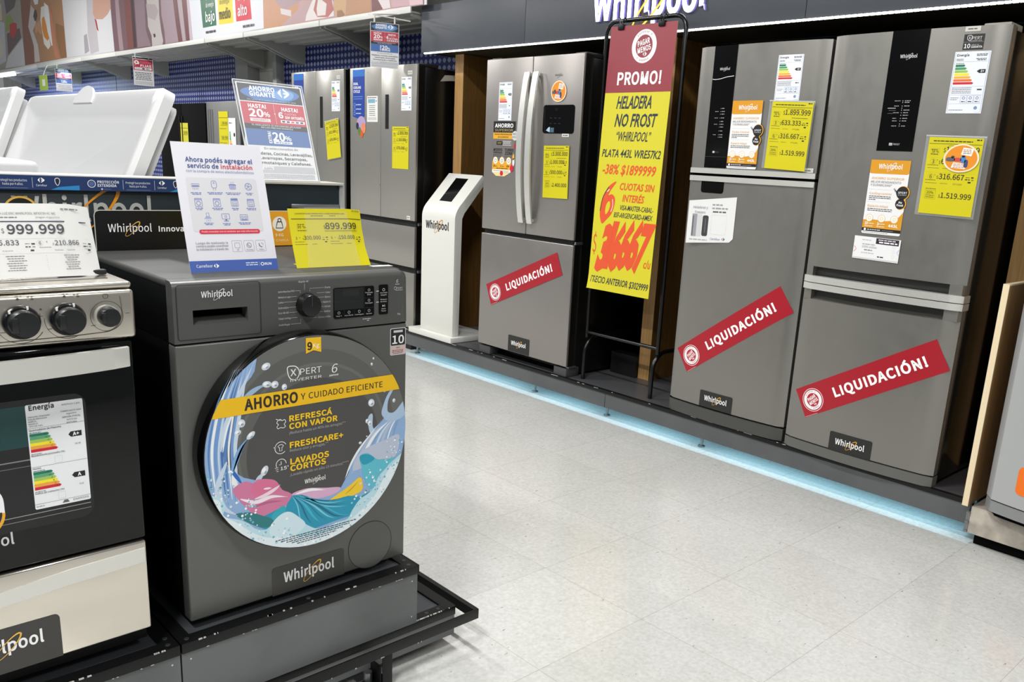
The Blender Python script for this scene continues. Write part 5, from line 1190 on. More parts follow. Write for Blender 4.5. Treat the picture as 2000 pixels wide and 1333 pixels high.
for x, r_ in ((.301, .026), (.3787, .026), (.4567, .026), (.5277, .0195)):
    kn = MB(); KB = mat('knob_black', (22, 25, 25), 0.36); z = 1.0805
    if r_ > .02: kn.lathe([(r_*1.22, 0), (r_*1.22, .008), (r_*1.1, .013)], (x, 1.8018, z), (0, -1, 0), mat('knob_skirt', (20, 21, 24), 0.2), 40)
    else: kn.lathe([(r_*1.12, 0), (r_*1.12, .004)], (x, 1.8018, z), (0, -1, 0), BAR, 40)
    b0 = .013 if r_ > .02 else .004
    kn.lathe([(r_, b0-.001), (r_*.98, b0+.018), (r_*.9, b0+.022), (r_*.3, b0+.023)], (x, 1.8018, z), (0, -1, 0), KB, 40)
    y = 1.8018-b0-.0215
    kn.box(x-r_*.86, x-r_*.42, y-.003, y+.01, z-r_*.55, z+r_*.55, KB, .002)
    if r_ > .02:
        for a in (70, 132): kn.box(x+r_*1.13*math.cos(math.radians(a))-.0016, x+r_*1.13*math.cos(math.radians(a))+.0016, 1.7877, 1.792, z+r_*1.13*math.sin(math.radians(a))-.003, z+r_*1.13*math.sin(math.radians(a))+.003, mat('knob_mark', (236, 236, 232), 0.5))
    kn.build('knob', cp)
m_ = MB(); m_.box(SX0-.002, SX1-.002, 1.808, 2.37, 1.132, 1.146, STEEL, .006, 3); tpo = m_.build('cooktop', t)
m_ = MB(); m_.box(SX0+.03, SX1-.03, 1.86, 2.33, 1.1455, 1.1475, mat('hob_steel', (178, 174, 166), 0.2, .95)); m_.build('hob_tray', tpo)
g = MB(); GR = mat('cast_iron', (22, 22, 22), 0.55)
for cx_ in (.17, .43):
    for cy_ in (2.07, 2.24):
        g.lathe([(.045, 0), (.045, .008), (.03, .012)], (cx_, cy_, 1.1475), (0, 0, 1), GR, 24)
        for a in range(4): 
            c_, n_ = math.cos(a*math.pi/2), math.sin(a*math.pi/2)
            g.tube([(cx_+c_*.03, cy_+n_*.03, 1.166), (cx_+c_*.082, cy_+n_*.082, 1.166), (cx_+c_*.084, cy_+n_*.084, 1.148)], .0045, GR, 6)
g.box(.475, .565, 1.905, 1.922, 1.1475, 1.158, GR, .003)
g.build('burner_grate', tpo)
m_ = MB(); GLASS = mat('oven_glass', (9, 10, 10), 0.05, spec=0.35)
m_.box(SX0+.004, .5715, 1.803, 1.835, .592, 1.026, GLASS, .004, 3); od = m_.build('oven_door', t)
pr = []; n = 16
for i in range(n+1):
    q_ = i/n; pr.append((SX0+.02+(.5575-SX0-.02)*q_, 1.776-.028*(1-(2*q_-1)**2)))
pr += [(x, y+.012) for x, y in pr[::-1]]
m_ = MB(); m_.prism(pr, 'z', .9785, 1.0195, BAR, .002, 2, True)
for x in (SX0+.03, .54): m_.box(x, x+.016, 1.786, 1.806, .985, 1.012, BAR)
m_.build('handle', od)
s = Sheet(440, 262, (.036, 1.8028, .669), WR, UP, .2, mat('oven_window', (24, 26, 26), 0.05, spec=0.4), outline=rrect(0, 0, 440, 262, 24))
s.rect(6, 140, 434, 142.5, (120, 124, 124), 1); s.rect(6, 128, 434, 129.5, (96, 100, 100), 1); s.rect(6, 28, 434, 29.5, (150, 152, 150), 1); s.rect(6, 18, 434, 19.2, (130, 132, 130), 1); s.rect(250, 168, 340, 250, (16, 62, 62), 1)  # teal block and upper pale bars: aisle reflections painted on the glass
s.build('oven_window', od)
s = Sheet(100, 214, (.3705, 1.8022, .7055), WR, UP, .4, (232, 234, 236), outline=rrect(0, 0, 100, 214, 3))
k = 214/200
s.text('Energía', 5.7, 189.7*k, 9.5, (26, 24, 40), w=43, bold=.014); s.text('Artefacto a gas', 62, 191*k, 3.6, (120, 120, 124), w=33)
for i, tx in enumerate(('Fabricante / Importador', 'País de fabricación', 'MARCA:', 'MODELO:', 'TIPO DE GAS:')): s.text(tx, 3, (176-4.4*i)*k, 2.7, K, w=(38, 32, 14, 16, 24)[i])
for i, tx in enumerate(('FABRICANTE M2A', 'Argentina', 'WHIRLPOOL', 'WFX57DI', 'NATURAL')): s.text(tx, 78, (178.5-5.3*i-(1 if i > 1 else 0))*k, 3.6 if i == 2 else 2.9, (60, 60, 64), 'c', (36, 18, 33, 18, 19)[i])
for y in (155.6, 81.8, 9.6): s.rect(0.5, y*k, 99.5, y*k+.5, (120, 120, 124))
G6 = [(16, 118, 90), (84, 160, 110), (158, 194, 84), (246, 226, 20), (236, 160, 50), (206, 24, 44)]
for y0_, ttl, gr, sub, row, val in ((150.6, 'Quemadores de Plancha', 'A+', 'Rendimiento promedio (%)', 1.2, '58.98'), (77.5, 'Horno', 'A', 'Índice de consumo (%)', 2.4, '51,8')):
    s.text(ttl, 2.6, y0_*k, 3.4, K, w=55 if len(ttl) > 8 else 14, bold=.006); s.fine(2.6, (y0_-4)*k, 20, 1.2, (90, 90, 90), 4)
    for i, c_ in enumerate(G6):
        yy = (y0_-10.6-5.9*i)*k; L = 34+2.6*i
        s.poly([(2.5, yy), (2.5+L-3, yy), (2.5+L, yy+2.9), (2.5+L-3, yy+5.8), (2.5, yy+5.8)], c_, 1); s.text('A+' if i < 2 else 'ABCD'[i-2], L-5, yy+1.3, 3, (30, 60, 50), 'c', layer=2)
    yy = (y0_-8-5.9*row-6)*k
    s.poly([(69.5, yy+5), (74, yy+10.5), (93.5, yy+10.5), (93.5, yy-.5), (74, yy-.5)], K, 1); s.text(gr, 83, yy+1.8, 6.8, W_, 'c', bold=.02)
    s.text(val, 85, yy-17, 3, (70, 70, 74), 'c'); s.fine(2.6, (y0_-44)*k, 18, 1.1, (120, 120, 120), 5); s.text(sub, 2.4, (y0_-48.2)*k, 3.4, K, w=58 if 'Rend' in sub else 51, bold=.004)
s.box(42, 84*k, 55, 97*k, .4, (196, 198, 200), 1, 1); s.box(42, 13*k, 55, 26*k, .4, (196, 198, 200), 1, 1)
s.text('ENARGAS', 68, 4.2*k, 4, (110, 112, 116), w=28); s.poly([(48, 3*k), (52, 8.5*k), (58, 8.5*k), (61, 3*k)], (96, 98, 98), 1); s.fine(2, 4.5*k, 14, 1.6, (150, 150, 150), 6)
s.build('energy_label', od)
s = Sheet(130, 110, (.192, 1.8022, .668), WR, UP, .4, (238, 238, 240), outline=rrect(0, 0, 127, 110, 44, 10)); s.strip(rrect(2, 2, 125, 108, 43, 10)[24:44], 5, (236, 170, 30), 1); s.strip(rrect(6.5, 6.5, 120.5, 103.5, 40, 10)[24:44], 4, (40, 32, 26), 1); s.build('round_sticker', od)
s = Sheet(130, 30, (.208, 1.8024, .632), WR, UP, .2, GLASS); s.outline = [(40, 16), (41, 16), (41, 17), (40, 17)]; logo(s, 0, 14, 121, (196, 196, 194), (196, 196, 194)); s.build('brand_mark', od)
m_ = MB(); m_.box(SX0+.004, .571, 1.802, 1.84, .3735, .5855, MIRROR, .005, 3)
dwr = m_.build('storage_drawer', t)
m_ = MB()
pts = [(.567, .5695), (.42, .562), (.28, .548), (.16, .54), (SX0+.01, .538), (SX0+.01, .51), (.16, .512), (.28, .5175), (.42, .529), (.567, .5355)]
m_.prism(pts, 'y', 1.8000, 1.8025, BAR, .0006, 1); m_.build('grip_band', dwr)
s = Sheet(205, 98, (.188, 1.8012, .3745), WR, UP, .5, (60, 59, 57), outline=[(0, 0), (205, 0)]+rrect(0, 0, 205, 97, 10)[0:12]); logo(s, 30, 46, 143, W_, (232, 186, 80), bold=.016); s.build('brand_badge', dwr)
MB().box(SX0+.02, .56, 1.84, 2.3, .336, .40, MATTE).build('plinth', t)

# ---------------------------------------------------------------- cards standing on washer and stove
BLU = (58, 88, 162); IC = (104, 116, 176)
def lean(y0, z0, y1, z1): return (0, y1-y0, z1-z0)
s = Sheet(210, 297, (.750, 1.94, 1.1375), WR, lean(1.94, 1.137, 2.022, 1.424), .8, (222, 222, 228)); s.basemat = mat('card_white', (214, 214, 220), 0.5)
s.text('Ahora podés agregar el', 27, 253, 10, NAVY, w=158, bold=.014); s.text('servicio de', 29.4, 239, 9.6, NAVY, w=72, bold=.014); s.text('instalación', 106.8, 239, 9.6, (196, 40, 62), w=76, bold=.012)
s.text('con la compra de estos electrodomésticos', 25, 229, 5.6, (110, 116, 160), w=160)
s.poly(rrect(21.5, 93, 188, 217, 6), (203, 203, 206), 1)
def ic(x, y, kind):
    c = IC
    if kind == 0: s.box(x-9, y-2, x+9, y+4, 1, c, 2); s.rect(x-8, y-1, x+8, y+1, c, 2); [s.rect(x-7+3*i, y-9, x-6.4+3*i, y-4, c, 2) for i in range(5)]
    elif kind == 1: s.box(x-6, y-5, x+6, y+11, 1, c, 2, 4); s.ring(x, y+6, 1.6, .8, c, 2); s.strip([(x-3, y-5), (x-2, y-11)], .8, c); s.strip([(x+3, y-5), (x+2, y-11)], .8, c)
    elif kind == 2: s.box(x-7, y-7, x+7, y+4, 1, c, 2, 2); s.rect(x-9, y+2, x+9, y+3.4, c, 2); s.rect(x-5.5, y-5, x+5.5, y+1, (150, 158, 196), 2); [s.rect(x-4+3.5*i, y+6, x-3.4+3.5*i, y+10, c, 2) for i in range(3)]
    elif kind == 3:
        s.ring(x, y, 8, 1.2, c, 2); [s.strip([(x, y), (x+4*math.cos(a*1.26+.4), y+4*math.sin(a*1.26+.4)), (x+7*math.cos(a*1.26), y+7*math.sin(a*1.26))], 1, c) for a in range(5)]
    elif kind in (4, 5): s.box(x-8, y-9, x+8, y+9, 1, c, 2, 1); s.rect(x-7, y+5, x+7, y+8, (150, 158, 196), 2); s.ring(x, y-2, 4.6, 1.2, c, 2)
    elif kind in (6, 7): s.box(x-8, y-9, x+8, y+9, 1, c, 2, 1); s.rect(x-7, y+4, x+7, y+8, c if kind == 6 else (150, 158, 196), 2); s.box(x-5, y-7, x+5, y+1, 1, c, 2); s.rect(x-4, y-4, x+4, y-3, c, 2)
    elif kind == 8: s.poly([(x-9, y-3), (x-4, y+2), (x+4, y+2), (x+9, y-3)], (150, 158, 196), 2); s.box(x-3, y+2, x+3, y+10, 1, c, 2); [s.rect(x-4+4*i, y-10, x-3.4+4*i, y-5, c, 2) for i in range(3)]
    elif kind == 9: s.box(x-9, y-4, x+9, y+8, 1, c, 2, 1); s.rect(x-2, y-8, x+2, y-4, c, 2); s.rect(x-6, y-9.4, x+6, y-8, c, 2); s.ring(x, y+2, 2.4, .9, c, 2)
    else: s.box(x-9, y-6, x+9, y+7, 1, c, 2, 1); s.ring(x-4, y+1, 2.6, .9, c, 2); s.ring(x+4, y+1, 2.6, .9, c, 2); s.rect(x-7, y-5, x+7, y-3.4, c, 2)
for i, (x, y) in enumerate(((41, 198), (84, 199), (127.5, 199), (166, 198.5), (42, 160), (84.7, 160), (126.5, 161), (166, 160), (58.5, 126), (100.3, 126), (144, 125))): ic(x, y, i)
for x, y, wd in ((41, 180, 26), (84, 181, 36), (127, 181, 36), (166, 181, 18), (42, 145, 18), (84.6, 145, 26), (126.6, 145, 18), (166.5, 145, 26), (58.6, 110.5, 22), (100.8, 109.5, 20), (144, 111, 30)):
    s.fine(x-wd/2, y+1, wd, 1.8, IC, int(x), 2); s.fine(x-wd/2+3, y-2.2, wd-6, 1.8, IC, int(x)+1, 2)
s.poly(rrect(33.5, 87.5, 178, 98, 5), (200, 36, 62), 2); s.text('Podés consultar con el vendedor por más información', 106, 91.2, 3.6, (244, 220, 224), 'c', 134)
s.text('Luego de realizada la', 21.5, 64.4, 5, (110, 110, 118), w=74); s.text('compra podés coordinar', 21, 57.4, 5, (96, 96, 104), w=75); s.text('la instalación a través de:', 21, 50, 5, (96, 96, 104), w=74)
for x0 in (105, 134, 163): s.box(x0, 45.5, x0+23.5, 71, .6, (130, 130, 136), 1, 2)
s.box(111, 54, 123, 66, .8, (150, 150, 156), 2, 1); s.ring(145.7, 60, 5.5, 1, (110, 110, 116), 2); s.strip(spline([(142.6, 63), (144, 59.5), (148, 57)], 4, False), 1.2, (110, 110, 116)); s.strip(spline([(171, 64), (172, 58), (178, 55)], 4, False), 2, (110, 110, 116)); s.strip(spline([(176, 65), (180, 63), (181, 59)], 4, False), .8, (110, 110, 116))
s.text('QR', 117, 48, 2.6, (110, 110, 116), 'c'); s.text('WhatsApp', 146, 48, 2.6, (110, 110, 116), 'c', 17); s.text('Teléfono', 175, 48, 2.6, (110, 110, 116), 'c', 14)
s.rect(0, 0, 210, 26.5, BLU, 1); s.text('Carrefour', 14.6, 11, 6.6, W_, w=37); arrows(s, 54, 9, 9.5)
s.fine(131, 17, 29, 2.2, (200, 210, 236), 1, 2); s.fine(131, 12, 29, 2.2, (200, 210, 236), 2, 2); s.rect(163.6, 9.5, 164, 20, (200, 210, 236), 2); s.ring(171.5, 14.4, 3.4, 1.4, W_, 2); s.text('RUN', 177, 11.6, 5.6, W_, w=17, bold=.012)
s.build('counter_sign', None, 'white A4 card about the installation service standing on the washing machine', 'sign')

# folded yellow price card
cw = lambda u, v: -.012*max(0, (u-160)/50)**2*(1 if v > 60 else v/60) - .004*math.sin(v/148*math.pi)
s = Sheet(210, 148, (1.009, 1.94, 1.1375), WR, lean(1.94, 1.137, 1.985, 1.283), .5, YEL, warp=cw, step=.3); s.basemat = mat('price_yellow', (208, 197, 12), 0.4)
s.text('LAVARROPAS 9KG WHIRLPOOL CF RED WNQ90AS AJGS', 17.6, 134, 3.4, (84, 80, 30), w=138); s.fine(60, 129.5, 34, 1.6, (110, 106, 40), 1); s.fine(112, 129.5, 18, 1.6, (110, 106, 40), 2); s.text('22-10-24', 178.4, 141.5, 3.2, (60, 58, 30), w=25, bold=.02)
s.rect(6, 121.8, 207, 123.4, (40, 36, 20), 2); s.box(18.7, 88.5, 45, 115, .5, (190, 182, 40), 1, 2); s.fine(21, 108, 18, 2, (84, 80, 30), 3); s.text('35 %', 19.4, 99.8, 6, (44, 42, 28), w=23); s.fine(20, 93, 24, 1.8, (84, 80, 30), 4)
s.text('$', 92, 98, 8, (34, 32, 30)); s.text('899.999', 97, 97, 15.5, (34, 32, 30), w=91, bold=.006); s.fine(94, 91.4, 96, 1.3, (84, 80, 30), 5)
for x, n, v in ((10, '3', '300.000'), (108, '6', '150.000')):
    s.rect(x-2, 84.6, x+90, 85, (190, 182, 40), 1); s.text(n, x+1, 71.5, 6.6, (44, 42, 28)); s.text('x', x+11, 74.5, 4, (44, 42, 28)); s.text('$', x+20, 71.2, 4.4, (34, 32, 30)); s.text(v, x+23.4, 71, 9.4, (34, 32, 30), w=46, bold=.004)
    s.fine(x-2, 65, 26, 1.2, (84, 80, 30), 6); s.fine(x-2, 59, 34, 1.2, (110, 106, 40), 7); s.fine(x+44, 59, 14, 1.2, (110, 106, 40), 8)
    s.fine(x+75, 75.5, 6, 1, (60, 58, 30), 9); s.fine(x+84, 75, 6, 2.4, K, 10); s.fine(x+74, 69.6, 8, 1.8, K, 11); s.fine(x+85, 69.4, 5, 2, (110, 106, 40), 12); s.fine(x+80, 63.5, 6, 3, K, 13)
t = thing('price_card', (1.1, 1.95, 1.1375), 'yellow folded price card of 899.999 standing on the washing machine', 'price tag')
s.build('printed_card', t)
b = MB(); b.raw([(1.040, 1.9385, 1.1378), (1.190, 1.9385, 1.1378), (1.170, 1.985, 1.2825), (1.055, 1.985, 1.2825)], [[0, 1, 2, 3]], clear('plastic_pocket', .12, .1)); b.raw([(1.04, 1.9415, 1.1377), (1.19, 1.9415, 1.1377), (1.19, 2.02, 1.1377), (1.04, 2.02, 1.1377)], [[0, 1, 2, 3]], ink(YEL)); b.build('clear_holder', t)
s = Sheet(60, 22, (1.205, 1.905, 1.1376), WR, (0, 1, 0), .4, (226, 226, 222)); s.build('paper_slip', None, 'small white paper slip lying on the washer beside the yellow card', 'paper')
# white price card on the stove
cw = lambda u, v: -.030*max(0, (u-150)/60)**2*(.5+.5*v/148)
s = Sheet(212, 146, (.342, 1.892, 1.1495), WR, lean(1.892, 1.1495, 1.935, 1.29), .5, (222, 222, 218), warp=cw, step=.3); s.basemat = mat('paper_white', (212, 212, 209), 0.5)
s.text('COCINA LUZ ENC WHIRLPOOL WFX57DI AC NIE', 142, 124, 4.6, (110, 110, 116), 'r', 112); s.fine(44, 117.5, 30, 2, (120, 120, 124), 1); s.text('Origen: Argentina', 148, 117, 3.2, (110, 110, 116), 'r', 42); s.fine(152, 134, 34, 2.6, (120, 120, 126), 2)
s.rect(1, 109.4, 199, 111.4, (52, 44, 84), 2)
s.text('$', 44, 88.5, 8, (60, 58, 64)); s.text('999.999', 54, 86.5, 17.5, (52, 50, 58), w=99, bold=.012)
s.text('215.833', 70, 64.5, 9.4, (70, 68, 76), 'r', 50, bold=.004); s.text('6', 104, 64.5, 6.4, (80, 78, 84)); s.ring(106, 67.6, 5.4, .4, (190, 190, 190), 1); s.text('x', 117, 68.5, 4, (80, 78, 84)); s.text('$', 128, 63.5, 4, (80, 78, 84)); s.text('210.866', 132, 63, 9.4, (70, 68, 76), w=45, bold=.004)
for x in (80, 185): s.fine(x, 66, 8, 1.2, (120, 120, 124), 5); s.fine(x+11, 65, 6, 2.6, K, 6); s.fine(x, 59.6, 9, 2, (60, 60, 64), 7); s.fine(x+12, 59.6, 5, 1.8, (130, 130, 134), 8); s.fine(x+8, 52, 6, 3, K, 9)
s.rect(2, 76.6, 200, 77, (206, 206, 204), 1); s.rect(2, 47.6, 200, 48, (206, 206, 204), 1); s.fine(104, 58.5, 22, 1.2, (150, 150, 150), 10); s.fine(130, 53, 16, 1.2, (170, 170, 170), 11); s.fine(152, 53, 16, 1.2, (170, 170, 170), 12); s.fine(40, 53, 18, 1.2, (170, 170, 170), 13)
for i in range(7): s.fine(44+2*(i % 3), 42-4.6*i, 32-4*(i % 2), 1.4, (120, 120, 124), 14+i); s.fine(145+2*(i % 3), 42-4.6*i, 28-4*(i % 3), 1.4, (130, 130, 134), 24+i); s.disc(114, 42.5-4.6*i, .5, (150, 150, 150), 2)
s.build('price_card', None, 'white curled price card of 999.999 leaning on the gas stove', 'price tag')

# ---------------------------------------------------------------- back boards of the washer row
t = thing('backsplash_sign', (.98, 2.43, 1.1375), 'black board with white brand lettering and an orange load field behind the washer', 'sign')
s = Sheet(592, 104, (.697, 2.428, 1.1372), WR, UP, 6, MATTE, outline=[(0, 0), (592, 0), (592, 104)]+rrect(0, 0, 592, 104, 14)[6:12]); s.basemat = mat('board_black', (10, 9, 9), 0.3); s.back = mat('board_edge', (206, 204, 198), 0.5)
s.strip([(0, 0), (0, 90), (2, 98), (6, 102), (14, 104), (592, 104)], 2.2, (200, 198, 190), 1)
logo(s, 31, 48, 110, W_, (226, 180, 80), bold=.003); s.text('Innovación', 159, 48, 14, (238, 238, 236), w=112, bold=.016)
s.text('que te simplifica', 286, 48, 14, (238, 238, 236), w=170)
s.poly([(478, 2), (592, 2), (592, 103), (478, 103)], (226, 158, 26), 1)
s.disc(509, 66, 22, (238, 234, 222), 2); s.strip([(498, 54), (520, 54), (516, 72), (502, 72)], 3, K, 3, True); s.ring(509, 77, 5, 2.4, K, 3)
s.text('9 KG', 508, 29, 8, (246, 226, 180), 'c', 26, bold=.02); s.text('DE CARGA', 508, 14, 7, (246, 226, 180), 'c', 58)
s.build('board', t)
t = thing('gondola_back', (.45, 2.5, .31), 'dark teal back panel of the washer display with big grey lettering', 'panel')
MB().box(-.6, 1.432, 2.462, 2.50, .0, 1.318, two_tone('teal_black', (20, 32, 38), (24, 38, 43), 2, 0.35), .001).build('panel', t)
m_ = MB(); m_.box(-.6, 1.44, 2.448, 2.56, 1.3185, 1.3265, mat('rim_grey', (186, 184, 174), 0.5), .001); m_.box(1.430, 1.442, 2.455, 2.51, .316, 1.3185, mat('upright_grey', (150, 152, 150), 0.4), .001); m_.box(1.262, 1.425, 2.452, 2.462, 1.244, 1.260, METAL, .002); m_.build('steel_frame', t)
s = Sheet(420, 150, (.515, 2.4605, 1.175), WR, UP, .5, mat('teal_black', (20, 32, 38), .35)); s.outline = [(100, 30), (101, 30), (101, 31), (100, 31)]
GL = mat('letter_grey', (178, 178, 174), 0.45)
s.text('Whirlpool', 8, 36, 60, GL, w=334, bold=.012); c = circ(192, 58, 88, 24, 44, math.radians(45)); s.strip(c+c[:1], lambda q_: 3.5+7*math.cos(math.pi*q_)**6, (226, 146, 24), 4)
s.build('lettering', t)
s = Sheet(80, 80, (.502, 2.4585, 1.193), WR, UP, .5, (14, 14, 15), outline=circ(40, 40, 40)); s.ring(40, 40, 37, 5, (216, 174, 70), 1); s.text('70', 40, 38, 22, (232, 186, 70), 'c', 36, bold=.03); s.text('AÑOS', 40, 24, 7, (232, 186, 70), 'c'); s.build('anniversary_badge', t)
s = Sheet(840, 35, (.20, 2.4455, 1.2885), WR, UP, .6, (32, 54, 100)); s.basemat = mat('strip_navy', (30, 52, 98), 0.35)
def unit(x0):
    s.ring(x0, 18, 9, 2, (200, 206, 220), 1); s.disc(x0, 18, 6, (80, 100, 150), 1); s.text('PROTECCIÓN', x0+14, 20, 6.4, (226, 230, 238), w=52, bold=.016); s.text('EXTENDIDA', x0+14, 11, 6.4, (226, 230, 238), w=46, bold=.016); s.disc(x0+24, 5, 2.2, (200, 206, 220), 1); s.rect(x0+28, 4.6, x0+46, 5.2, (140, 150, 180), 1)
    s.rect(x0+76, 5, x0+76.8, 30, (200, 206, 220), 1); s.text('Protegé tus productos', x0+114, 20, 5.6, (220, 224, 234), 'c', 62); s.text('hasta por 4 años.', x0+114, 11, 5.6, (220, 224, 234), 'c', 44); s.rect(x0+84, 4, x0+146, 4.6, (150, 160, 190), 1)
    s.rect(x0+156, 5, x0+156.8, 30, (200, 206, 220), 1)
    arrows(s, x0+168, 18, 12); s.text('Carrefour', x0+176, 9, 5, (226, 230, 238), 'c', 24)
    s.poly(spline([(x0+206, 27), (x0+212, 31), (x0+218, 27), (x0+217, 17), (x0+212, 11), (x0+207, 17)], 4), (206, 210, 222), 1); s.poly(spline([(x0+207.6, 26), (x0+212, 29), (x0+216.4, 26), (x0+215.4, 18), (x0+212, 13), (x0+208.6, 18)], 4), (26, 32, 50), 2)
    s.poly([(x0+196, 1), (x0+262, 1), (x0+262, 13), (x0+214, 8)], (40, 130, 190), 1)
unit(504); unit(213)
s.shapes = [sh for sh in s.shapes if max(p[0] for p in sh[0]) < 838]
s.build('shelf_strip', None, 'navy printed strip about extended protection along the top of the washer back panel', 'sign')
# big offer sign in an acrylic holder
t = thing('offer_sign', (1.28, 2.5, 1.3265), 'big AHORRO GIGANTE offer sign in a clear holder on top of the back panel', 'sign', 'AHORRO GIGANTE offer signs')
def offer(org, R, U, wd=210, nm='offer_sign', lab=None, grp=None, par=None, simple=False):
    s = Sheet(wd, 297, org, R, U, .5, (222, 222, 224)); k = wd/210
    D_ = (40, 42, 48)
    s.rect(4*k, 241, 206*k, 294, D_, 1); s.poly(spline([(10*k, 268), (60*k, 288), (150*k, 290), (200*k, 270), (150*k, 246), (60*k, 246)], 6), (72, 118, 180), 2); s.poly(spline([(110*k, 266), (140*k, 284), (180*k, 276), (170*k, 256), (130*k, 252)], 5), (112, 158, 206), 2.5)
    s.text('AHORRO', 38*k, 274, 13, W_, w=82*k, bold=.03); s.text('GIGANTE', 38*k, 257.5, 13, W_, w=80*k, bold=.03); arrows(s, 128*k, 258, 30, layer=3)
    s.text('Del lunes 14 al martes 22 de octubre de 2024', 28*k, 244, 4.2, (190, 200, 220), w=156*k)
    s.rect(4*k, 172, 206*k, 238, (188, 62, 78), 1); s.strip([(107*k, 236), (107.5*k, 174)], .9, (236, 200, 206), 2); s.disc(107*k, 206, 2.4, (236, 200, 206), 2)
    s.text('HASTA!', 26*k, 220.5, 11, W_, w=56*k, bold=.02); s.text('20', 24*k, 194, 22, W_, w=46*k, bold=.02); s.text('%', 71*k, 195, 14, W_, w=19*k, bold=.01); s.rect(25*k, 179, 89*k, 189, (232, 214, 218), 2); s.text('DESCUENTO', 57*k, 181.4, 5.4, (150, 60, 76), 'c', 48*k)
    s.text('HASTA!', 131*k, 217, 11, W_, w=54*k, bold=.02); s.text('6', 118*k, 195, 17, W_, w=15*k, bold=.02); s.text('CUOTAS', 139*k, 205, 6.6, (236, 190, 198), w=38*k); s.text('SIN INTERÉS', 138*k, 193.5, 7.6, W_, w=62*k, bold=.02)
    s.rect(122*k, 179.5, 201*k, 188.5, (236, 234, 236), 2)
    for i, c_ in enumerate(((60, 66, 70), (40, 60, 120), (220, 90, 50), (40, 110, 170), (40, 50, 110))): s.rect((126+15*i)*k, 181.5, (136+15*i)*k, 186.5, c_, 3)
    s.rect(4*k, 156, 206*k, 172, D_, 1); s.text('EL DESCUENTO SE ENCUENTRA APLICADO', 106*k, 166, 4.6, (214, 214, 218), 'c', 158*k, .01); s.text('EN LOS PRECIOS VIGENTES', 106*k, 159, 4.6, (214, 214, 218), 'c', 102*k, .01)
    s.rect(4*k, 106, 206*k, 156, (70, 106, 166), 1); s.text('20', 85*k, 123, 24, W_, w=40*k, bold=.02); s.text('%', 125*k, 124, 14, W_, w=20*k, bold=.01); s.text('EXTRA!', 81*k, 114, 9, W_, w=36, bold=.02, rot=math.pi/2); s.rect(86*k, 113, 146*k, 121, (236, 238, 242), 2); s.fine(92*k, 115.5, 48*k, 2.6, (70, 106, 166), 3, 3)
    s.text('En seleccionados de', 106*k, 94.5, 6, (84, 86, 92), 'c', 108*k); s.text('Heladeras, Cocinas, Lavavajillas,', 108*k, 78, 7.6, (52, 54, 60), 'c', 194*k, .012); s.text('Lavarropas, Secarropas,', 109*k, 64, 7.6, (52, 54, 60), 'c', 152*k, .012); s.text('Termotanques y Calefones.', 108*k, 49.5, 7.6, (52, 54, 60), 'c', 178*k, .012)
    s.rect(6*k, 22, 204*k, 43, (186, 188, 192), 1); s.rect(6*k, 31, 70*k, 42, (222, 222, 224), 2); s.text('*C.F.T. 0,00%', 8*k, 33, 5.4, (60, 62, 68), w=58*k)
    for i in range(4): s.fine(10*k, 17-4*i, 190*k, 1.6, (150, 150, 156), i, 2)
    return s.build(nm, par, lab, 'sign' if lab else None, grp)
offer((1.150, 2.4640, 1.3285), WR, (0, .10, .266), par=t, nm='printed_sheet')
CL = clear('acrylic', .10, .04); CE = mat('acrylic_edge', (206, 210, 210), 0.2, alpha=.8)
q1 = Sheet(222, 304, (1.143, 2.4620, 1.3275), WR, (0, .10, .266), .5, CL); q1.basemat = CL; q1.build('acrylic_front', t)
e = MB(); a0 = Vector((1.143, 2.4635, 1.3275)); uu = Vector((0, .10, .266)).normalized()*.304
for p, q_ in ((a0, a0+uu), (a0+Vector((.222, 0, 0)), a0+Vector((.222, 0, 0))+uu), (a0+uu, a0+uu+Vector((.222, 0, 0)))): e.tube([p, q_], .0016, CE, 6)
e.tube([a0+Vector((.0, 0, .001)), a0+Vector((.222, 0, .001))], .0022, CE, 6); e.build('acrylic_edge', t)
m_ = MB(); m_.box(1.145, 1.362, 2.465, 2.555, 1.3266, 1.3285, CE); m_.build('acrylic_foot', t)
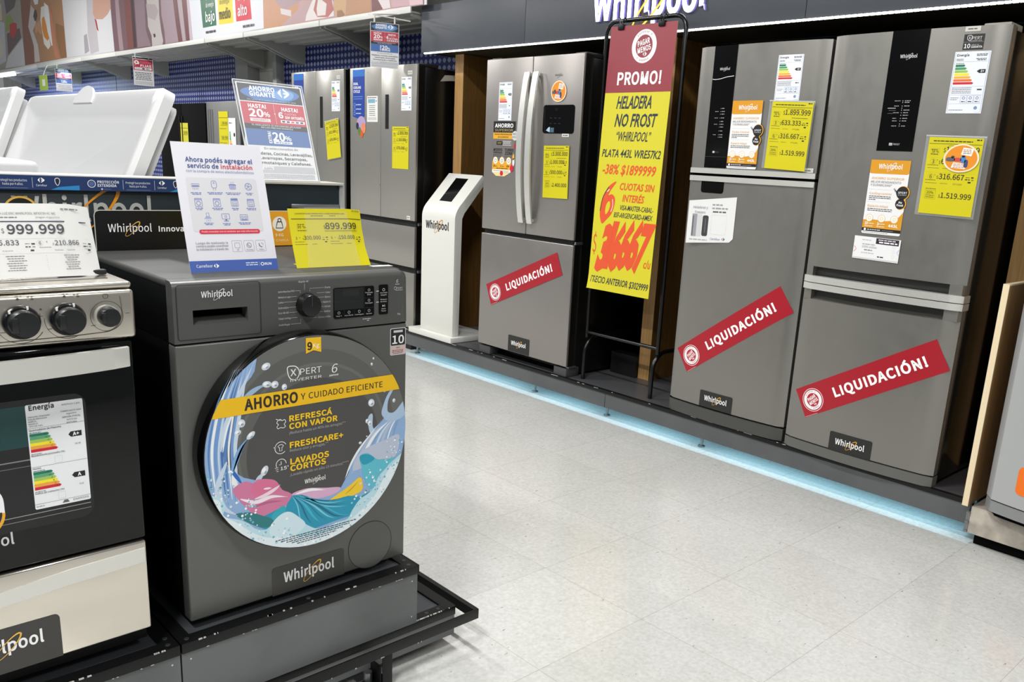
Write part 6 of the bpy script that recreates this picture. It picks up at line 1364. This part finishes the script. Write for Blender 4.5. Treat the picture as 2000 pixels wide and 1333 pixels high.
# signs hanging from the shelf edge
for (x, y, th, lab, kind) in ((3.450, 5.501, 26, 'AHORRO GIGANTE offer sign hanging from the shelf beside the dark header', 0), (3.66, 10.85, 12, 'red and white 9 CUOTAS FIJAS sign hanging above the open freezer lid', 1), (3.66, 13.95, 22, 'AHORRO GIGANTE offer sign hanging at the far left of the shelf', 0)):
    c_, n_ = math.cos(math.radians(th)), -math.sin(math.radians(th)); R = Vector((c_, n_, 0)); o = Vector((x, y, (2.377 if x > 3.5 else 2.325)-(.326 if x > 3.5 else .307)))
    t = thing('hanging_sign', (x, y, 2.05), lab, 'sign', 'offer signs hanging from the shelf edge')
    if kind == 0: offer(o, R, UP, 200, nm='printed_sheet', par=t)
    else:
        s = Sheet(214, 316, o, R, UP, .5, (226, 226, 226)); s.rect(4, 290, 210, 306, (40, 40, 44), 1); s.rect(6, 166, 206, 284, (190, 44, 70), 1); s.text('9', 14, 212, 56, W_, w=52, bold=.04); s.text('CUOTAS', 76, 242, 22, (230, 150, 166), w=116); s.text('FIJAS', 78, 206, 24, W_, w=116, bold=.03)
        s.rect(16, 174, 196, 198, (234, 232, 234), 2); s.rect(96, 178, 122, 193, (50, 60, 70), 3); s.fine(136, 182, 40, 8, (80, 80, 90), 1, 3); s.fine(26, 184, 50, 5, (170, 170, 176), 2, 3)
        for i in range(5): s.fine(18+8*(i % 2), 136-18*i, 172-16*(i % 2), 7, (60, 60, 66), 4+i)
        for i in range(4): s.fine(14, 40-9*i, 186, 4, (170, 170, 174), 12+i)
        s.build('printed_sheet', t)
    w_ = MB(); w_.tube([(3.695, y+.03, 2.40), (min(x, 3.67), y+.03, 2.40 if x > 3.5 else 2.365), o+R*.02+Vector((0, 0, .345)), o+R*.10+Vector((0, 0, .338)), o+R*.28+Vector((0, -.0, .325))], .0045, SHELF, 6)
    for d_ in (.03, .17): w_.tube([o+R*d_+Vector((0, 0, .296)), o+R*d_+Vector((0, 0, .342))], .006, SHELF, 6)
    w_.build('wire_holder', t)

# ---------------------------------------------------------------- chest freezers behind the back panel
FW = mat('freezer_white', (206, 207, 207), 0.22); FG = mat('freezer_seal', (176, 178, 178), 0.4)
def chest(ya, yb, xh, zh, label, ang=24, H=.60):
    t = thing('chest_freezer', (xh-.3, (ya+yb)/2, 0), label, 'freezer', 'white chest freezers with their lids open')
    b_ = MB(); b_.box(xh-.66, xh, ya+.01, yb-.01, .05, zh-.03, FW, .012, 3); b_.box(xh-.62, xh-.04, ya+.05, yb-.05, 0, .05, BLACK); b_.build('body', t)
    a = math.radians(ang); ux = Vector((math.sin(a), 0, math.cos(a))); nx = Vector((-math.cos(a), 0, math.sin(a)))   # up the lid, out of its inner face
    o = Vector((xh-.01, 0, zh))
    def P(u, v, n): return o+ux*v+nx*n+Vector((0, u, 0))
    L = MB(); W2 = yb-ya
    def frame(u0, u1, v0, v1, n): return [P(u0, v0, n), P(u1, v0, n), P(u1, v1, n), P(u0, v1, n)]
    # inner liner: raised pad, sloping shoulders, outer rim
    rings = []
    for ins, n, r in ((0, .0, .03), (0, .03, .03), (.012, .042, .03), (.045, .042, .03), (.075, .020, .03), (.10, .014, .03)):
        pts = rrect(ya+ins, ins, yb-ins, H-ins, max(.006, r-ins*.2), 4)
        rings.append([P(u, v, n) for u, v in pts])
    vs = [p for r_ in rings for p in r_]; N = len(rings[0]); fs = []
    for i in range(len(rings)-1):
        for k_ in range(N): fs.append([i*N+k_, i*N+(k_+1) % N, (i+1)*N+(k_+1) % N, (i+1)*N+k_])
    fs.append([(len(rings)-1)*N+k_ for k_ in range(N)])
    L.raw(vs, fs, FW, True); lid = L.build('lid', t)
    S = MB(); pts = rrect(ya+.012, .02, yb-.02, H-.035, .03, 4); A_ = [P(u, v, -.002) for u, v in pts]; B_ = [P(u, v, -.022) for u, v in pts]; N = len(pts)
    S.raw(A_+B_, [[k_, (k_+1) % N, N+(k_+1) % N, N+k_] for k_ in range(N)]+[list(range(N)), list(range(N, 2*N))], FG, True); S.build('lid_shell', lid)
    T_ = MB(); yc = (ya+yb)/2-.02
    T_.raw([P(yc+.10*math.cos(math.radians(q_)), H-.045+(.062*math.sin(math.radians(q_)) if q_ <= 180 else 0), n) for n in (.046, .038) for q_ in range(0, 181, 15)], [list(range(13)), list(range(13, 26))]+[[i, i+1, 14+i, 13+i] for i in range(12)]+[[0, 12, 25, 13]], FW, True); T_.build('lid_grip', lid)
    hm = MB()
    for u in (ya+.2, yb-.2): hm.box(xh-.03, xh+.012, u, u+.06, zh-.06, zh+.02, FG, .003)
    hm.build('hinge', t)
    return t
chest(2.60, 4.01, .760, 1.010, 'white chest freezer with its glossy lid tilted open behind the back panel')
chest(4.20, 5.70, .776, 1.045, 'farther white chest freezer whose open lid is cut by the left edge of the photo', 22)
m_ = MB(); m_.box(.16, .640, 2.66, 3.05, .996, 1.352, FW, .014, 3); o_ = m_.build('white_box', None, 'white box standing on the freezer at the left edge, before the open lid', 'box')

# ---------------------------------------------------------------- fridges far down the aisle
t = thing('refrigerator', (3.9, 8.27, 0.1), 'far grey fridge with tall grip ribs and a yellow tag, behind the white card', 'refrigerator', 'far fridges down the aisle')
FGR = brushed('inox_far_grey', (150, 150, 148), .35, .6, (40, 1.5, 1.5), .05)
m_ = MB(); m_.box(3.57, 3.585, 7.91, 8.635, .2, 1.83, FGR, .003); dfar = m_.build('door', t); MB().box(3.585, 4.2, 7.915, 8.63, .12, 1.825, mat('side_grey', (70, 71, 72), .4)).build('cabinet', t)
r_ = MB()
for y in (8.60, 8.55, 8.50): r_.box(3.562, 3.572, y-.012, y+.006, .9, 1.76, mat('rib_grey', (104, 104, 104), .35), .002)
r_.build('grip_ribs', dfar)
s = Sheet(156, 620, (3.565, 8.135, 1.06), FR, UP, .4, (232, 232, 232)); s.poly([(20, 500), (40, 500), (50, 420), (20, 420)], (80, 160, 90), 1); s.rect(20, 390, 60, 418, (236, 180, 70), 1); s.rect(20, 350, 74, 388, (214, 80, 60), 1); s.disc(124, 470, 18, K, 1)
for i in range(8): s.fine(16, 300-34*i, 120, 6, (150, 150, 156), i)
s.fine(16, 570, 60, 10, (90, 90, 94), 20); s.build('energy_label', dfar)
s = Sheet(205, 640, (3.5675, 8.352, 1.10), FR, UP, .4, YEL); s.basemat = mat('price_yellow', (208, 197, 12), 0.4); s.rect(6, 580, 200, 584, (60, 58, 20), 1)
for i, v in enumerate(('1.799.999', '599.999', '299.999', '1.439.999')): s.text(v, 190, 510-130*i, 36, (60, 56, 30), 'r', 140); s.fine(20, 480-130*i, 150, 6, (120, 116, 40), i)
s.build('price_sheet', None, 'long yellow price sheet on the far grey fridge', 'price tag', 'yellow price sheets')
t = thing('refrigerator', (3.9, 9.1, 0.1), 'far black fridge with a yellow tag beside the freezer lid', 'refrigerator', 'far fridges down the aisle')
m_ = MB(); m_.box(3.562, 3.58, 8.65, 9.24, .2, 1.82, MATTE, .003); db = m_.build('door', t); MB().box(3.562, 3.58, 9.25, 9.85, .2, 1.82, MATTE, .003).build('door', t); MB().box(3.58, 4.2, 8.652, 9.85, .12, 1.815, mat('side_black', (10, 10, 10), 0.3)).build('cabinet', t)
r_ = MB(); 
for y in (9.21, 9.275): r_.box(3.548, 3.562, y, y+.012, .9, 1.7, BLACK, .002)
r_.build('handle', db)
s = Sheet(196, 520, (3.555, 9.268, 1.11), FR, UP, .4, YEL); s.basemat = mat('price_dim', (206, 200, 60), 0.4); s.rect(6, 468, 190, 472, (60, 58, 20), 1)
for i, v in enumerate(('1.499.999', '499.999', '249.999')): s.text(v, 180, 400-130*i, 40, (80, 76, 36), 'r', 110)
s.build('price_sheet', None, 'pale yellow price sheet on the far black fridge', 'price tag', 'yellow price sheets')
s = Sheet(220, 520, (2.1, 5.0, 1.14), (.9, -.42, 0), UP, .4, YEL); s.rect(10, 470, 210, 474, (60, 58, 20), 1)
# leaning acrylic wobbler beside the grey fridge
m_ = MB(); pts = [(3.57, 7.78, .0), (3.565, 7.785, 1.25), (3.562, 7.77, 1.5), (3.56, 7.72, 1.66), (3.556, 7.66, 1.76)]
vs = []
for x, y, z in pts: vs += [(x, y+.022, z), (x, y-.022, z)]
m_.raw(vs, [[2*i, 2*i+1, 2*i+3, 2*i+2] for i in range(4)], mat('wobbler_grey', (190, 196, 200), .3)); m_.raw([(3.553, 7.70, 1.71), (3.553, 7.655, 1.70), (3.55, 7.635, 1.775), (3.55, 7.675, 1.79)], [[0, 1, 2, 3]], ink((40, 100, 190)))
m_.build('shelf_wobbler', None, 'bent grey strip with a blue tip beside the far grey fridge', 'sign')
s = Sheet(420, 210, (3.62, 14.62, 2.06), FR, UP, 1, (170, 200, 70)); s.rect(150, 60, 300, 150, (236, 240, 220), 1); t = thing('hanging_card', (3.62, 14.5, 2.06), 'small lime green card hanging far behind the freezer lid', 'sign')
s.build('printed_card', t)
m_ = MB(); m_.tube([(3.62, 14.4, 2.26), (3.66, 14.4, 2.36), (3.692, 14.4, 2.41)], .005, SHELF, 6); m_.build('wire_hook', t)
t = thing('upright_freezer', (3.9, 16.0, 0), 'far white upright freezer with a yellow dot at the left edge of the photo', 'freezer')
MB().box(3.6, 4.2, 15.3, 16.5, .0, 1.74, FW, .01).build('body', t)
s = Sheet(170, 170, (3.597, 16.05, 1.24), FR, UP, 1, (236, 206, 20), outline=circ(85, 85, 85)); s.build('sticker', t)
s = Sheet(200, 340, (3.597, 15.9, 1.38), FR, UP, 1, (214, 206, 90)); s.build('price_tag', t)
t = thing('shelf_lamp', (3.75, 17.0, 2.34), 'bright tube lamp under the shelf in the far left corner', 'lamp')
MB().box(3.71, 3.76, 16.5, 18.2, 2.345, 2.385, mat('lamp_glow', (246, 250, 255), .4, emit=5)).build('tube', t)
area('shelf_lamp_light', (3.78, 15.6, 2.30), .1, 3.5, 46, (.62, .74, 1.0))

# ---------------------------------------------------------------- information kiosk
t = thing('kiosk', (3.72, 4.85, .178), 'white bent kiosk with a slanted black screen on the fridge platform', 'kiosk')
MB().box(3.545, 3.912, 4.622, 5.13, .178, .2155, WHITE, .003).build('base', t)
out = [(3.587, .2155), (3.587, 1.02)]
for q_ in range(1, 8):
    f_ = q_/8; a = math.radians(47.8*f_)  # rounded bend
    out.append((3.587+.13*(1-math.cos(math.radians(42.2*f_))), 1.02+.13*math.sin(math.radians(42.2*f_))))
out += [(3.622, 1.110), (3.816, 1.324)]
inn = [(3.816+.042, 1.324-.040), (3.664, 1.068)]+[(3.645-.0*i, 1.03-.0*i) for i in range(1)]+[(3.645, .2155)]
MB().prism(out+inn, 'y', 4.661, 5.041, WHITE, .003, 2, True).build('column', t)
dv_ = Vector((3.816-3.622, 0, 1.324-1.110)).normalized()
bl = Vector((3.622, 4.92, 1.110))+dv_*.035
s = Sheet(138, 212, bl, FR, dv_, .8, mat('screen_black', (8, 8, 9), .08)); s.build('screen', t)
s = Sheet(280, 60, (3.5866, 4.997, .934), FR, UP, .3, WHITE); s.outline = [(100, 10), (101, 10), (101, 11), (100, 11)]; logo(s, 4, 12, 266, (22, 22, 22), (210, 146, 50), bold=.016); s.build('lettering', t)

# ---------------------------------------------------------------- promo stand and its banner
t = thing('promo_stand', (3.7, 3.17, .178), 'black tube promo stand with two hooped feet between the fridges', 'stand')
TB = mat('stand_black', (10, 10, 11), .25)
yl, yr, xs, zt, r_ = 3.440, 2.893, 3.662, 2.192, .012
def arc(c1, c2, a0, a1, r, n=7): return [(c1+r*math.cos(math.radians(a0+(a1-a0)*i/n)), c2+r*math.sin(math.radians(a0+(a1-a0)*i/n))) for i in range(n+1)]
fr = [(xs, yl, .43)]+[(xs, y, z) for y, z in [(yl-.07+.07*math.cos(math.radians(a)), zt-.07+.07*math.sin(math.radians(a))) for a in range(0, 91, 15)]]+[(xs, y, z) for y, z in [(yr+.07-.07*math.sin(math.radians(a)), zt-.07+.07*math.cos(math.radians(a))) for a in range(0, 91, 15)]]+[(xs, yr, .43)]
MB().tube(fr, r_, TB, 10).build('frame', t)
for y in (yl-.01, yr+.01):
    p = [(3.640, y, .178), (3.640, y, .33)]+[(3.74-.10*math.cos(math.radians(a)), y, .33+.105*math.sin(math.radians(a))) for a in range(15, 91, 15)]+[(4.09, y, .435)]+[(4.09+.10*math.sin(math.radians(a)), y, .335+.10*math.cos(math.radians(a))) for a in range(15, 91, 15)]+[(4.19, y, .178)]
    MB().tube(p, .0125, TB, 10).build('foot_hoop', t)
MB().tube([(xs, yl, .462), (xs, yr, .462)], .011, TB, 10).build('crossbar', t)
BW_, BH_ = 457, 1415
Rb = Vector((0, -1, 0)); Ub = Vector((3.622-3.572, 0, 2.157-.744)).normalized()
bwv = lambda u, v: .006*math.sin(v/BH_*math.pi*1.3+.5)*math.cos((u-228)/228*1.2)+(.010*max(0, 1-v/60)*max(0, 1-u/120))
s = Sheet(BW_, BH_, (3.572, 3.374, .744), Rb, Ub, .5, (208, 197, 36), warp=bwv, step=.45); s.basemat = mat('banner_yellow', (212, 202, 40), .45); s.back = mat('banner_back', (206, 206, 204), .5)
s.rect(0, 1074, BW_, BH_, (146, 52, 62), 1)
pagar(s, 245, 1305, 96, .22, (146, 52, 62))
s.text('PROMO!', 80, 1116, 60, (248, 246, 244), w=305, bold=.02, layer=2)
DKB, OR = (38, 50, 66), (224, 84, 44)
sh = .16
def hand(tx, x, y, h, w_, c, b=.012, shear=sh): s.text(tx, x, y, h, c, w=w_, bold=b, shear=shear, layer=2, hand=True)
hand('HELADERA', 92, 992, 62, 246, DKB, .02); hand('NO FROST', 92, 898, 64, 288, DKB, .02); hand('“WHIRLPOOL”', 108, 822, 48, 244, DKB, .008)
hand('PLATA 443L WRE57K2', 20, 736, 40, 416, DKB, .012); hand('-38% $1899999', 34, 645, 50, 380, OR, .02)
six = [(46, 440), (60, 520), (100, 580), (150, 606), (112, 556), (100, 530), (126, 536), (150, 516), (150, 474), (134, 430), (100, 396), (70, 372), (52, 400)]
s.poly(spline(six, 5), OR, 2); s.poly(spline([(92, 480), (112, 498), (120, 476), (112, 446), (94, 424), (86, 444)], 4), (212, 202, 40), 3)
s.strip(spline([(46, 440), (60, 516), (98, 576)], 5, False), 5, DKB, 3); s.strip(spline([(130, 440), (140, 474), (134, 510)], 4, False), 4, (250, 240, 236), 3); s.strip(spline([(88, 548), (104, 562)], 4, False), 5, (250, 240, 236), 3)
hand('CUOTAS SIN', 176, 564, 36, 240, OR, .02); hand('INTERÉS', 206, 502, 36, 150, OR, .02); hand('VISA-MASTER-CABAL-', 192, 456, 26, 236, DKB, .006); hand('BSF-ARGENCARD-AMEX', 154, 414, 27, 272, DKB, .006)
s.text('$', 14, 210, 100, OR, w=26, layer=2)
x = 40
for ch, w2, dy in (('3', 76, -26), ('1', 44, -6), ('6', 76, -14), ('6', 76, 0), ('6', 76, 6), ('7', 84, 0)):
    s.text(ch, x, 148+dy, 232, OR, w=w2, bold=.055, shear=.24, layer=2, hand=True); x += w2*.80
hand('c/u', 398, 160, 46, 46, OR, .01); hand('PRECIO ANTERIOR $3029999', 20, 40, 36, 424, DKB, .012)
t2 = thing('promo_banner', (3.6, 3.14, .744), 'long yellow and maroon PROMO banner with hand-painted lettering clipped to the black stand', 'banner')
s.build('printed_sheet', t2)
for y in (3.30, 3.02):
    m_ = MB(); m_.box(3.616, 3.640, y-.020, y+.020, 2.138, 2.166, BLACK, .003); m_.tube([(3.620, y, 2.15), (3.612, y+.004, 2.185), (3.617, y+.006, 2.20), (3.632, y, 2.17)], .0025, METAL if y > 3.1 else BLACK, 6); m_.tube([(xs, y, zt), (xs-.015, y, zt+.012), (xs-.028, y, zt-.01), (3.63, y, 2.155)], .003, BLACK, 6)
    m_.build('binder_clip', t2)
